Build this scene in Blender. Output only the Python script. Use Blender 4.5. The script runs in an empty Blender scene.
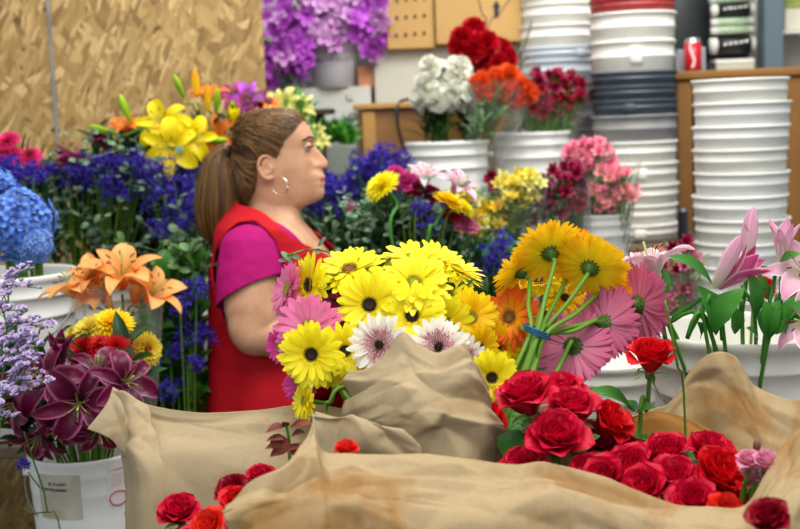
import bpy, math, random
import numpy as np
from mathutils import Vector, Matrix, Quaternion, noise as mnoise

PI = math.pi
S = bpy.context.scene
COL = S.collection
rng = random.Random(7)

# ------------------------------------------------------------------ camera
F = 1200.0; W, H = 800, 529
CAM = Vector((0, 0, 1.57))
PITCH = math.radians(6.9); ROLL = math.radians(2.2)
_fwd = Vector((0, math.cos(PITCH), -math.sin(PITCH)))
_r0 = Vector((1, 0, 0)); _u0 = _r0.cross(_fwd)
_right = _r0 * math.cos(ROLL) - _u0 * math.sin(ROLL)
_up = _u0 * math.cos(ROLL) + _r0 * math.sin(ROLL)
def P(px, py, d):
    """place seen at photo position (px,py), d metres in front of the camera"""
    v = _fwd * F + _right * (px - W / 2) - _up * (py - H / 2)
    return CAM + v * (d / v.y)
cd = bpy.data.cameras.new('camera'); cam = bpy.data.objects.new('camera', cd); COL.objects.link(cam)
cam.matrix_world = Matrix.Translation(CAM) @ Matrix((_right, _up, -_fwd)).transposed().to_4x4()
cd.sensor_width = 36; cd.lens = 36 * F / W
cd.dof.use_dof = True; cd.dof.focus_distance = 1.9; cd.dof.aperture_fstop = 4.5
cd.clip_end = 50
S.camera = cam

# ------------------------------------------------------------------ colour + materials
def lin(c):
    def f(v):
        v /= 255.0
        return v / 12.92 if v <= .04045 else ((v + .055) / 1.055) ** 2.4
    return (f(c[0]), f(c[1]), f(c[2]), 1)
class NT:
    def __init__(s, name):
        s.m = bpy.data.materials.new(name); s.m.use_nodes = True
        s.t = s.m.node_tree; s.n = s.t.nodes; s.n.clear()
        s.out = s.n.new('ShaderNodeOutputMaterial')
    def node(s, ty, **kw):
        n = s.n.new('ShaderNode' + ty)
        for k, v in kw.items():
            if k.startswith('i_'): n.inputs[k[2:].replace('_', ' ')].default_value = v
            else: setattr(n, k, v)
        return n
    def link(s, a, b): s.t.links.new(a, b)
    def mix(s, fac, a, b, mode='MIX'):
        n = s.n.new('ShaderNodeMix'); n.data_type = 'RGBA'; n.blend_type = mode
        for sock, v in ((n.inputs[0], fac), (n.inputs[6], a), (n.inputs[7], b)):
            if hasattr(v, 'is_output'): s.link(v, sock)
            else: sock.default_value = v
        return n.outputs[2]
    def math(s, op, a, b=0.0, clamp=False):
        n = s.n.new('ShaderNodeMath'); n.operation = op; n.use_clamp = clamp
        for sock, v in ((n.inputs[0], a), (n.inputs[1], b)):
            if hasattr(v, 'is_output'): s.link(v, sock)
            else: sock.default_value = v
        return n.outputs[0]
    def ramp(s, fac, stops):
        n = s.n.new('ShaderNodeValToRGB'); e = n.color_ramp.elements
        while len(e) < len(stops): e.new(.5)
        for el, (p, c) in zip(e, stops): el.position = p; el.color = c
        s.link(fac, n.inputs[0]); return n.outputs[0]
MC = {}
def petal_mat(key, base, tip=None, edge=None, var=.14, trans=.3, rough=.45, mid=None):
    if key in MC: return MC[key]
    q = NT(key); tip = tip or base
    uv = q.node('UVMap'); sx = q.node('SeparateXYZ'); q.link(uv.outputs[0], sx.inputs[0])
    stops = [(.05, lin(base)), (.85, lin(tip))]
    if mid: stops = [(.05, lin(base)), (.45, lin(mid)), (.9, lin(tip))]
    c = q.ramp(sx.outputs[1], stops)
    if edge:
        e = q.math('ABSOLUTE', q.math('SUBTRACT', sx.outputs[0], .5))
        e = q.math('MULTIPLY', q.math('SUBTRACT', e, .36), 9, True)
        c = q.mix(e, c, lin(edge))
    # fine veins along the petal
    mp = q.node('Mapping'); mp.inputs['Scale'].default_value = (14, 1.5, 1)
    q.link(uv.outputs[0], mp.inputs[0])
    nz = q.node('TexNoise'); nz.inputs['Scale'].default_value = 1.3; q.link(mp.outputs[0], nz.inputs[0])
    geo = q.node('NewGeometry')
    hs = q.node('HueSaturation')
    v = q.math('ADD', q.math('MULTIPLY', geo.outputs['Random Per Island'], 2 * var), 1 - var * 1.3)
    v = q.math('ADD', v, q.math('MULTIPLY', q.math('SUBTRACT', nz.outputs[0], .5), .35))
    q.link(v, hs.inputs['Value']); q.link(c, hs.inputs['Color'])
    b = q.node('BsdfPrincipled'); q.link(hs.outputs[0], b.inputs['Base Color']); b.inputs['Roughness'].default_value = rough
    b.inputs['Specular IOR Level'].default_value = .3
    t = q.node('BsdfTranslucent'); q.link(hs.outputs[0], t.inputs[0])
    ms = q.node('MixShader'); ms.inputs[0].default_value = trans
    q.link(b.outputs[0], ms.inputs[1]); q.link(t.outputs[0], ms.inputs[2]); q.link(ms.outputs[0], q.out.inputs[0])
    MC[key] = q.m; return q.m
def solid(key, c, rough=.5, metal=0, noise=0, nscale=8, c2=None, bump=0, spec=.5, trans=0, sss=0, alpha=1):
    if key in MC: return MC[key]
    q = NT(key); b = q.node('BsdfPrincipled')
    tc = q.node('TexCoord')
    nz = q.node('TexNoise'); nz.inputs['Scale'].default_value = nscale; nz.inputs['Detail'].default_value = 5
    q.link(tc.outputs['Object'], nz.inputs[0])
    if c2:
        r = q.ramp(nz.outputs[0], [(.5 - .22, lin(c)), (.5 + .2, lin(c2))]); q.link(r, b.inputs['Base Color'])
    elif noise:
        hs = q.node('HueSaturation'); hs.inputs['Color'].default_value = lin(c)
        q.link(q.math('ADD', q.math('MULTIPLY', q.math('SUBTRACT', nz.outputs[0], .5), noise * 4), 1), hs.inputs['Value'])
        q.link(hs.outputs[0], b.inputs['Base Color'])
    else: b.inputs['Base Color'].default_value = lin(c)
    b.inputs['Roughness'].default_value = rough; b.inputs['Metallic'].default_value = metal
    b.inputs['Specular IOR Level'].default_value = spec
    if sss: b.inputs['Subsurface Weight'].default_value = sss; b.inputs['Subsurface Radius'].default_value = (.012, .005, .003); b.inputs['Subsurface Scale'].default_value = 1
    if bump:
        bp = q.node('Bump'); bp.inputs['Strength'].default_value = bump; bp.inputs['Distance'].default_value = .004
        q.link(nz.outputs[0], bp.inputs['Height']); q.link(bp.outputs[0], b.inputs['Normal'])
    s = b.outputs[0]
    if trans:
        t = q.node('BsdfTranslucent'); t.inputs[0].default_value = lin(c2 or c); ms = q.node('MixShader'); ms.inputs[0].default_value = trans
        q.link(s, ms.inputs[1]); q.link(t.outputs[0], ms.inputs[2]); s = ms.outputs[0]
    if alpha < 1:
        t = q.node('BsdfTransparent'); ms = q.node('MixShader'); ms.inputs[0].default_value = alpha
        q.link(t.outputs[0], ms.inputs[1]); q.link(s, ms.inputs[2]); s = ms.outputs[0]
    q.link(s, q.out.inputs[0]); MC[key] = q.m; return q.m
def leaf_mat(key, c, c2=None, rough=.4, trans=.2):
    return petal_mat(key, c, c2 or c, var=.25, trans=trans, rough=rough)
def paper_mat(key, base, stain, amount):
    if key in MC: return MC[key]
    q = NT(key); tc = q.node('TexCoord')
    n1 = q.node('TexNoise'); n1.inputs['Scale'].default_value = 9; n1.inputs['Detail'].default_value = 6; n1.inputs['Distortion'].default_value = .6
    q.link(tc.outputs['Object'], n1.inputs[0])
    n2 = q.node('TexNoise'); n2.inputs['Scale'].default_value = 160; n2.inputs['Detail'].default_value = 3; q.link(tc.outputs['Object'], n2.inputs[0])
    f = q.ramp(n1.outputs[0], [(.62 - amount, (0, 0, 0, 1)), (.78 - amount, (1, 1, 1, 1))])
    c = q.mix(f, lin(base), lin(stain))
    g = q.math('ADD', q.math('MULTIPLY', q.math('SUBTRACT', n2.outputs[0], .5), .2), 1)
    hs = q.node('HueSaturation'); q.link(g, hs.inputs['Value']); q.link(c, hs.inputs['Color'])
    b = q.node('BsdfPrincipled'); q.link(hs.outputs[0], b.inputs['Base Color']); b.inputs['Roughness'].default_value = .62
    b.inputs['Specular IOR Level'].default_value = .25
    n3 = q.node('TexNoise'); n3.inputs['Scale'].default_value = 26; n3.inputs['Detail'].default_value = 3; q.link(tc.outputs['Object'], n3.inputs[0])
    bp = q.node('Bump'); bp.inputs['Strength'].default_value = .15; bp.inputs['Distance'].default_value = .003
    q.link(n3.outputs[0], bp.inputs['Height']); q.link(bp.outputs[0], b.inputs['Normal'])
    t = q.node('BsdfTranslucent'); q.link(hs.outputs[0], t.inputs[0]); ms = q.node('MixShader'); ms.inputs[0].default_value = .18
    q.link(b.outputs[0], ms.inputs[1]); q.link(t.outputs[0], ms.inputs[2]); q.link(ms.outputs[0], q.out.inputs[0])
    MC[key] = q.m; return q.m
def plastic_film():
    if 'film' in MC: return MC['film']
    q = NT('film'); tr = q.node('BsdfTransparent'); g = q.node('BsdfGlossy'); g.inputs['Roughness'].default_value = .12
    g.inputs['Color'].default_value = (.95, .97, 1, 1)
    d = q.node('BsdfDiffuse'); d.inputs[0].default_value = (.8, .85, .85, 1)
    m1 = q.node('MixShader'); m1.inputs[0].default_value = .35; q.link(g.outputs[0], m1.inputs[1]); q.link(d.outputs[0], m1.inputs[2])
    lw = q.node('LayerWeight'); lw.inputs[0].default_value = .35
    f = q.math('ADD', q.math('MULTIPLY', lw.outputs[1], .35), .05)
    m2 = q.node('MixShader'); q.link(f, m2.inputs[0]); q.link(tr.outputs[0], m2.inputs[1]); q.link(m1.outputs[0], m2.inputs[2])
    q.link(m2.outputs[0], q.out.inputs[0]); MC['film'] = q.m; return q.m

# ------------------------------------------------------------------ mesh builder
class MB:
    def __init__(s): s.v = []; s.f = []; s.uv = []; s.mi = []
    def add(s, vs, fs, uvs=None, mi=0):
        o = len(s.v); s.v += [tuple(p) for p in vs]
        s.uv += list(uvs) if uvs is not None else [(.5, .5)] * len(vs)
        s.f += [tuple(i + o for i in f) for f in fs]; s.mi += [mi] * len(fs)
        return s
    def merge(s, o, M=None, mi=None):
        b = len(s.v)
        if M is None: s.v += o.v
        else:
            a = np.array(o.v); R = np.array(M.to_3x3()); t = np.array(M.translation)
            s.v += [tuple(p) for p in (a @ R.T + t)]
        s.uv += o.uv; s.f += [tuple(i + b for i in f) for f in o.f]; s.mi += o.mi if mi is None else [mi] * len(o.f)
        return s
    def mesh(s, name, mats, smooth=True):
        m = bpy.data.meshes.new(name); m.from_pydata(s.v, [], s.f)
        if not isinstance(mats, (list, tuple)): mats = [mats]
        for x in mats: m.materials.append(x)
        if s.f:
            lv = np.empty(len(m.loops), dtype=np.int32); m.loops.foreach_get('vertex_index', lv)
            ul = m.uv_layers.new(name='UVMap'); ul.data.foreach_set('uv', np.array(s.uv, dtype=np.float32)[lv].ravel())
            if len(mats) > 1: m.polygons.foreach_set('material_index', s.mi)
            m.polygons.foreach_set('use_smooth', [smooth] * len(m.polygons))
        m.update(); return m
def gridf(nu, nv, closed_u=False):
    """faces of a (nv+1) x nu(+1) vertex grid"""
    n = nu if closed_u else nu + 1; f = []
    for j in range(nv):
        for i in range(nu):
            a = j * n + i; b = j * n + (i + 1) % n if closed_u else a + 1
            f.append((a, b, b + n, a + n))
    return f
def interp(t, pts):
    return float(np.interp(t, [p[0] for p in pts], [p[1] for p in pts]))
PROF = {
 'ray': [(0, .35), (.25, .7), (.6, 1), (.85, .95), (.95, .7), (1, .3)],
 'lily': [(0, .3), (.2, .62), (.45, 1), (.7, .85), (.9, .4), (1, .02)],
 'rose': [(0, .35), (.2, .7), (.5, 1), (.72, .97), (.88, .70), (1, .12)],
 'carn': [(0, .15), (.4, .5), (.8, 1), (1, .95)],
 'leaf': [(0, .1), (.15, .55), (.4, 1), (.65, .85), (.88, .4), (1, .02)],
 'long': [(0, .35), (.3, .9), (.55, 1), (.8, .7), (1, .02)],
 'round': [(0, .3), (.25, .85), (.55, 1), (.85, .8), (1, .3)],
}
def petal(mb, L, Wd, prof='ray', a0=10, a1=0, p=1.0, cup=.2, nl=5, nw=2, r0=0, z0=0, az=0, ruffle=0, side=0, ph=0, mi=0, xf=None, wave=0):
    """one petal: base r0 out from the axis, elevation a0 -> a1 degrees along its length"""
    pr = PROF[prof]; vs = []; uv = []
    r, z = r0, z0; pa = math.radians(a0)
    for j in range(nl + 1):
        t = j / nl
        a = math.radians(a0 + (a1 - a0) * t ** p)
        if j: r += math.cos((a + pa) / 2) * L / nl; z += math.sin((a + pa) / 2) * L / nl
        pa = a
        w = Wd * interp(t, pr) / 2
        for i in range(nw + 1):
            s = -1 + 2 * i / nw
            off = cup * s * s * w + wave * math.sin(7 * t + ph) * w * .3
            if ruffle: off += ruffle * Wd * t * math.sin(ph + s * 8.3 + t * 3) ; 
            rr = r - math.sin(a) * off; zz = z + math.cos(a) * off; yy = s * w + side * t * t
            if ruffle and j == nl: rr += math.cos(a) * ruffle * Wd * .9 * math.sin(ph * 3 + i * 2.6); zz += math.sin(a) * ruffle * Wd * .9 * math.sin(ph * 3 + i * 2.6)
            vs.append((rr, yy, zz)); uv.append(((s + 1) / 2, t))
    c, sn = math.cos(az), math.sin(az)
    vs = [(x * c - y * sn, x * sn + y * c, zz) for x, y, zz in vs]
    if xf is not None: vs = [tuple(xf @ Vector(q)) for q in vs]
    mb.add(vs, gridf(nw, nl), uv, mi)
def cr(pts, n):
    """Catmull-Rom through points"""
    pts = [Vector(p) for p in pts]
    if len(pts) == 2: return [pts[0].lerp(pts[1], i / n) for i in range(n + 1)]
    q = [pts[0] * 2 - pts[1]] + pts + [pts[-1] * 2 - pts[-2]]; out = []
    m = len(pts) - 1
    for k in range(n + 1):
        u = k / n * m; i = min(int(u), m - 1); t = u - i
        a, b, c, d = q[i:i + 4]
        out.append(.5 * ((2 * b) + (c - a) * t + (2 * a - 5 * b + 4 * c - d) * t * t + (3 * b - a - 3 * c + d) * t ** 3))
    return out
def tube(mb, pts, rad, ns=6, caps=True, mi=0, flat=None):
    pts = [Vector(p) for p in pts]; n = len(pts)
    if not hasattr(rad, '__len__'): rad = [rad] * n
    t0 = (pts[1] - pts[0]).normalized()
    ref = Vector((0, 0, 1)) if abs(t0.z) < .9 else Vector((1, 0, 0))
    nx = t0.cross(ref).normalized(); vs = []; uv = []
    for i, p in enumerate(pts):
        t = ((pts[min(i + 1, n - 1)] - pts[max(i - 1, 0)])).normalized()
        nx = (nx - t * nx.dot(t)).normalized(); ny = t.cross(nx)
        for k in range(ns):
            a = 2 * PI * k / ns
            vs.append(p + (nx * math.cos(a) + ny * math.sin(a) * (flat or 1)) * rad[i]); uv.append((k / ns, i / (n - 1)))
    fs = gridf(ns, n - 1, True)
    if caps: fs += [tuple(range(ns - 1, -1, -1)), tuple(range((n - 1) * ns, n * ns))]
    mb.add(vs, fs, uv, mi)
def lathe(mb, prof, ns=32, c=(0, 0, 0), mi=0, sq=0):
    """profile of (r,z) turned about z; sq>0 squares the outline"""
    vs = []; uv = []
    for j, (r, z) in enumerate(prof):
        for k in range(ns):
            a = 2 * PI * k / ns; x, y = math.cos(a), math.sin(a)
            if sq: g = (abs(x) ** (2 + sq * 6) + abs(y) ** (2 + sq * 6)) ** (-1 / (2 + sq * 6)); x *= g; y *= g
            vs.append((c[0] + x * r, c[1] + y * r, c[2] + z)); uv.append((k / ns, j / max(1, len(prof) - 1)))
    fs = gridf(ns, len(prof) - 1, True); mb.add(vs, fs, uv, mi)
def blob(mb, c, r, n=8, m=6, mi=0, xf=None):
    if not hasattr(r, '__len__'): r = (r, r, r)
    vs = []; uv = []
    for j in range(m + 1):
        b = PI * j / m - PI / 2
        for k in range(n):
            a = 2 * PI * k / n
            q = Vector((math.cos(a) * math.cos(b) * r[0], math.sin(a) * math.cos(b) * r[1], math.sin(b) * r[2]))
            if xf is not None: q = xf @ q
            vs.append(Vector(c) + q); uv.append((k / n, j / m))
    mb.add(vs, gridf(n, m, True), uv, mi)
def box(mb, c, s, mi=0, bev=.0, R=None):
    """box centred at c, full size s, chamfered edges"""
    hx, hy, hz = s[0] / 2, s[1] / 2, s[2] / 2; b = min(bev, hx * .9, hy * .9, hz * .9)
    if b <= 0:
        vs = [(x, y, z) for z in (-hz, hz) for y in (-hy, hy) for x in (-hx, hx)]
        fs = [(0, 2, 3, 1), (4, 5, 7, 6), (0, 1, 5, 4), (2, 6, 7, 3), (0, 4, 6, 2), (1, 3, 7, 5)]
    else:
        vs = []; idx = {}
        for sx in (-1, 1):
            for sy in (-1, 1):
                for sz in (-1, 1):
                    for ax in range(3):
                        q = [sx * (hx - b), sy * (hy - b), sz * (hz - b)]
                        q[ax] += (sx, sy, sz)[ax] * b; idx[(sx, sy, sz, ax)] = len(vs); vs.append(tuple(q))
        fs = []
        def quad(l): 
            p = [Vector(vs[i]) for i in l]; nrm = (p[1] - p[0]).cross(p[2] - p[0]); cc = sum(p, Vector()) / len(p)
            fs.append(tuple(l) if nrm.dot(cc) > 0 else tuple(reversed(l)))
        for ax in range(3):
            o = [i for i in range(3) if i != ax]
            for sg in (-1, 1):
                l = []
                for a, bb in ((-1, -1), (1, -1), (1, 1), (-1, 1)):
                    k = [0, 0, 0]; k[ax] = sg; k[o[0]] = a; k[o[1]] = bb; l.append(idx[tuple(k) + (ax,)])
                quad(l)
            for a in (-1, 1):
                for bb in (-1, 1):
                    k1 = [0, 0, 0]; k1[ax] = -1; k1[o[0]] = a; k1[o[1]] = bb; k2 = list(k1); k2[ax] = 1
                    quad([idx[tuple(k1) + (o[0],)], idx[tuple(k2) + (o[0],)], idx[tuple(k2) + (o[1],)], idx[tuple(k1) + (o[1],)]])
        for sx in (-1, 1):
            for sy in (-1, 1):
                for sz in (-1, 1): quad([idx[(sx, sy, sz, a)] for a in range(3)])
    c = Vector(c)
    mb.add([(R @ Vector(v) if R is not None else Vector(v)) + c for v in vs], fs, None, mi)

# ------------------------------------------------------------------ objects
def thing(name, label, cat, loc=(0, 0, 0), group=None):
    o = bpy.data.objects.new(name, None); COL.objects.link(o); o.location = loc
    o.empty_display_size = .02
    o['label'] = label; o['category'] = cat
    if group: o['group'] = group
    return o
def single(name, mb, mats, label, cat, loc=(0, 0, 0), group=None, smooth=True, kind=None):
    loc = Vector(loc); mb.v = [tuple(Vector(v) - loc) for v in mb.v]
    o = bpy.data.objects.new(name, mb.mesh(name, mats, smooth)); COL.objects.link(o); o.location = loc
    o['label'] = label; o['category'] = cat
    if group: o['group'] = group
    if kind: o['kind'] = kind
    return o
def part(name, mb, mats, root, smooth=True, label=None, parent=None):
    """mesh given in world coordinates; root has no rotation"""
    base = root.location if parent is None else parent['_w']
    loc = Vector(base); m = MB(); m.v = [(v[0] - loc.x, v[1] - loc.y, v[2] - loc.z) for v in mb.v]; m.f = mb.f; m.uv = mb.uv; m.mi = mb.mi
    o = bpy.data.objects.new(name, m.mesh(name, mats, smooth)); COL.objects.link(o); o.parent = parent or root
    if label: o['label'] = label
    return o
def subpart(name, mb, mats, par, root, smooth=True, label=None):
    """a child of a part whose own transform is identity"""
    o = part(name, mb, mats, root, smooth, label); o.parent = par; return o
def inst(name, mesh, mat, root, M, label=None, parent=None):
    """shared mesh placed at world matrix M under root"""
    o = bpy.data.objects.new(name, mesh); COL.objects.link(o); o.parent = parent or root
    o.matrix_local = Matrix.Translation(-root.location) @ M
    if mat is not None:
        for i, mm in enumerate(mat if isinstance(mat, (list, tuple)) else [mat]):
            o.material_slots[i].link = 'OBJECT'; o.material_slots[i].material = mm
    if label: o['label'] = label
    return o
def struct(name, mb, mats, smooth=False):
    o = bpy.data.objects.new(name, mb.mesh(name, mats, smooth)); COL.objects.link(o); o['kind'] = 'structure'; return o
def solidify(o, th=.001, off=0):
    m = o.modifiers.new('thickness', 'SOLIDIFY'); m.thickness = th; m.offset = off; return o
def rotto(n, spin=0):
    n = Vector(n).normalized(); q = Vector((0, 0, 1)).rotation_difference(n)
    return (q @ Quaternion((0, 0, 1), spin)).to_matrix().to_4x4()

# ------------------------------------------------------------------ flower library
LIB = {}
grn = leaf_mat('stem_green', (88, 130, 40), (104, 150, 52), trans=.05)
gerst = leaf_mat('gerbera_stem', (96, 142, 42), (120, 168, 62), trans=.05)
dkgrn = leaf_mat('dark_leaf', (18, 46, 16), (34, 72, 26))
midgrn = leaf_mat('mid_leaf', (40, 92, 28), (70, 130, 44))
brightgrn = leaf_mat('bright_leaf', (60, 140, 40), (96, 170, 60))
lime = petal_mat('lime_bud', (120, 170, 20), (170, 205, 40), trans=.2)
euc = leaf_mat('eucalyptus', (84, 118, 90), (130, 160, 130), rough=.6)
calyx_m = leaf_mat('calyx', (50, 84, 24), (86, 120, 44))
def lib(kind, var):
    k = (kind, var)
    if k in LIB: return LIB[k]
    R = random.Random(hash(k[0]) % 1 + sum(map(ord, kind)) * 31 + var); d = {}
    def mk(name, mb, mat): d[name] = mb.mesh(kind + '_' + name, mat)
    if kind in ('gerbera', 'gerbera_back', 'frilly'):
        mb = MB(); Rr = .052
        lay = [(20, 1, 6, -4, .0135), (19, .94, 15, 4, .013), (16, .8, 26, 14, .0115)]
        if kind == 'gerbera_back': lay = [(36, 1, 4, -4, .0085), (34, .96, 12, 2, .0085), (26, .86, 22, 12, .008), (18, .6, 34, 26, .006)]
        if kind == 'frilly': lay = [(19, 1, 14, 2, .013), (17, .9, 24, 10, .012)]
        for li, (n, l, a0, a1, w) in enumerate(lay):
            o = R.random()
            for i in range(n):
                petal(mb, Rr * l * R.uniform(.9, 1.05), w * R.uniform(.85, 1.1), 'ray', a0 + R.uniform(-7, 7), a1 + R.uniform(-14, 10), 1.3, R.uniform(-.25, .3), 6, 2,
                      r0=.006, z0=.002 * li, az=(i + o + R.uniform(-.18, .18)) * 2 * PI / n, side=R.uniform(-.003, .003), mi=0)
        mk('petals', mb, [calyx_m])
        mb = MB()
        if kind == 'frilly':
            for i in range(150):
                rr = .024 * math.sqrt((i + .5) / 150); a = i * 2.39996
                petal(mb, .018 * R.uniform(.6, 1.1), .0028, 'ray', 88 - rr * 1900 + R.uniform(-8, 8), 70 - rr * 2300, 1, .2, 3, 1, r0=rr, z0=.004, az=a)
            mk('frilled_center', mb, [calyx_m])
            mb = MB(); blob(mb, (0, 0, .012), (.007, .007, .007))
            for i in range(40):
                rr = .008 * math.sqrt((i + .5) / 40); a = i * 2.39996
                tube(mb, [(rr * math.cos(a), rr * math.sin(a), .01), (rr * 1.2 * math.cos(a), rr * 1.2 * math.sin(a), .021)], [.0009, .0005], 4)
            mk('flower_center', mb, [calyx_m])
        else:
            lathe(mb, [(0.012, .002), (.012, .005), (.0095, .0075), (.005, .008), (.0005, .0065)], 20)
            for i in range(90):
                rr = .0125 * math.sqrt((i + .5) / 90); a = i * 2.39996; zt = .0075 + .003 * (1 if rr > .006 else -.2)
                tube(mb, [(rr * math.cos(a), rr * math.sin(a), .004), (rr * 1.08 * math.cos(a), rr * 1.08 * math.sin(a), zt)], [.0008, .0006], 4)
            mk('flower_center', mb, [calyx_m])
            mb = MB()
            for i in range(26):
                petal(mb, .012, .0022, 'ray', 38 + R.uniform(-8, 8), 55, 1, .2, 3, 1, r0=.0085, z0=.005, az=i * 2 * PI / 26)
            mk('inner_florets', mb, [calyx_m])
        mb = MB(); lathe(mb, [(.0025, -.016), (.006, -.013), (.0105, -.006), (.0115, .001), (.006, .003)], 16)
        for q in range(3):
            for i in range(14):
                petal(mb, .012 - q * .002, .0045, 'lily', 60 - q * 6, 20, 1, .3, 3, 1, r0=.0075 - q * .001, z0=-.010 - q * .002 + .003, az=(i + q * .5) * 2 * PI / 14)
        mk('calyx', mb, calyx_m)
    elif kind == 'mum':
        mb = MB()
        for li, (n, l, a) in enumerate([(26, 1, 4), (26, .92, 14), (24, .8, 26), (20, .66, 40), (14, .5, 56), (9, .35, 74)]):
            for i in range(n):
                petal(mb, .04 * l * R.uniform(.9, 1.05), .008, 'ray', a + R.uniform(-6, 6), a - 8 + R.uniform(-10, 6), 1, .5, 4, 2, r0=.004, z0=.0018 * li, az=(i + li * .5) * 2 * PI / n)
        mk('petals', mb, [calyx_m])
        mb = MB(); lathe(mb, [(.002, -.01), (.009, -.004), (.012, .001), (.004, .003)], 12); mk('calyx', mb, calyx_m)
    elif kind == 'rose':
        mb = MB(); N = 30
        for i in range(N):
            t = i / (N - 1); az = i * 2.39996 + R.uniform(-.2, .2)
            L = .030 + .017 * min(1, t * 1.6); a0 = 92 - 52 * t ** 1.5
            r0 = .001 + .007 * t; z0 = .004 + .010 * (1 - t) * .8
            a1 = 98 - 118 * t ** 1.25 + R.uniform(-22, 12)
            petal(mb, L * R.uniform(.93, 1.06), .016 + .030 * min(1, t * 1.7), 'rose', a0 + 20 * t, a1, 2.6, .95 - .65 * t, 7, 6, r0=r0, z0=z0, az=az, ruffle=.028 * (.4 + t), ph=R.uniform(0, 6), side=R.uniform(-.004, .004))
        mk('petals', mb, [calyx_m])
        mb = MB(); lathe(mb, [(.002, -.012), (.006, -.009), (.0075, -.004), (.006, .003), (.003, .006)], 12)
        for i in range(5):
            petal(mb, .028 * R.uniform(.8, 1.15), .009, 'lily', 10, -70 * R.uniform(.4, 1.1), 1.2, .4, 6, 2, r0=.005, z0=.001, az=i * 2 * PI / 5 + R.uniform(-.2, .2))
            petal(mb, .012, .002, 'long', 10, -40, 1, .1, 3, 1, r0=.016, z0=-.004, az=i * 2 * PI / 5 + .2)
        mk('sepals', mb, leaf_mat('sepal', (70, 110, 40), (110, 140, 70)))
    elif kind in ('lily', 'lily_wide'):
        mb = MB(); w = kind == 'lily_wide'
        for i in range(6):
            o = i % 2
            petal(mb, .105 * R.uniform(.95, 1.05), .054 if o else .036, 'lily', 74 if not w else 52, (-22 if not w else -62) + R.uniform(-34, 26), 1.3, .35, 9, 4, r0=.004, z0=.002 * (1 - o), az=i * PI / 3 + R.uniform(-.08, .08),
                  side=R.uniform(-.016, .016), ruffle=.035, ph=R.uniform(0, 6))
        mk('petals', mb, [calyx_m])
        mb = MB()
        for i in range(6):
            a = i * PI / 3 + .4; e = Vector((math.cos(a) * .026, math.sin(a) * .026, .068))
            tube(mb, cr([(0, 0, .005), (math.cos(a) * .008, math.sin(a) * .008, .04), e], 5), .0009, 5)
        tube(mb, [(0, 0, .005), (.002, 0, .05), (.004, 0, .08)], [.0014, .0012, .0024], 6)
        mk('stamens', mb, [leaf_mat('filament', (150, 180, 80), (190, 205, 110))])
        mb = MB()
        for i in range(6):
            a = i * PI / 3 + .4; e = Vector((math.cos(a) * .026, math.sin(a) * .026, .068))
            blob(mb, e, (.0018, .0018, .007), 6, 5, xf=Matrix.Rotation(a + PI / 2, 3, 'Z') @ Matrix.Rotation(1.1, 3, 'X'))
        mk('anthers', mb, [solid('anther', (120, 55, 15), .9)])
    elif kind == 'lily_bud':
        mb = MB(); vs = []; uv = []; NN = 24
        for a in range(15):
            tt = a / 14; r = .0145 * interp(tt, [(0, .25), (.12, .55), (.35, .85), (.6, 1), (.8, .82), (.93, .45), (1, .05)])
            for k in range(NN):
                an = 2 * PI * k / NN; rr = r * (1 + .13 * math.cos(3 * an) - .10 * abs(math.sin(3 * an)) ** 6 * 0 + .05 * math.cos(6 * an + .5))
                vs.append((math.cos(an) * rr + .004 * math.sin(tt * 2.2), math.sin(an) * rr, .112 * tt)); uv.append((.5 + .5 * math.cos(3 * an) * .9, tt))
        mb.add(vs, gridf(NN, 14, True), uv)
        if var % 2: petal(mb, .075, .024, 'lily', 84, 70, 1.5, .5, 8, 4, r0=.006, z0=.01, az=.5)
        mk('petals', mb, [calyx_m])
    elif kind == 'lily_opening':
        mb = MB()
        for i in range(6):
            petal(mb, .11, .042 if i % 2 else .03, 'lily', 76, (72 if i % 2 else 60) + R.uniform(-12, 12), 2, .6, 9, 4, r0=.003, z0=0, az=i * PI / 3 + R.uniform(-.05, .05), ph=R.uniform(0, 6), ruffle=.01)
        mk('petals', mb, [calyx_m])
    elif kind == 'carnation':
        mb = MB(); N = 74
        for i in range(N):
            t = i / (N - 1)
            petal(mb, .027 * R.uniform(.75, 1.15), .020, 'carn', 90 - 96 * t + R.uniform(-6, 6), 86 - 100 * t + R.uniform(-10, 10), 1, .2, 5, 6, r0=.002 + .004 * t, z0=.006 * (1 - t), az=i * 2.39996, ruffle=.17, ph=R.uniform(0, 6))
        mk('petals', mb, [calyx_m])
        mb = MB(); lathe(mb, [(.002, -.024), (.0055, -.02), (.0065, -.006), (.008, .002), (.003, .004)], 10); mk('calyx', mb, calyx_m)
    elif kind == 'small':      # alstroemeria / freesia sized bloom
        mb = MB()
        for i in range(6):
            petal(mb, .03 * R.uniform(.9, 1.1), .015, 'round', 68, 15 + R.uniform(-20, 20), 1.4, .3, 4, 2, r0=.002, z0=0, az=i * PI / 3 + R.uniform(-.1, .1))
        for i in range(5):
            petal(mb, .02, .011, 'round', 80, 60 + R.uniform(-10, 10), 1.4, .4, 3, 2, r0=.001, z0=.002, az=i * PI * .4)
        mk('petals', mb, [calyx_m])
    elif kind == 'orchid':
        mb = MB()
        for i in range(5):
            petal(mb, .036 * R.uniform(.9, 1.1), .027, 'round', 32, -6 + R.uniform(-20, 15), 1.4, .2, 4, 2, r0=.002, z0=0, az=i * PI * .4 + R.uniform(-.1, .1), ruffle=.04, ph=R.uniform(0, 6))
        petal(mb, .02, .018, 'round', 70, 10, 1.4, .6, 4, 2, r0=.002, z0=.003, az=.6)
        mk('petals', mb, [calyx_m])
    elif kind == 'hydrangea':
        mb = MB(); N = 190
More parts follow.
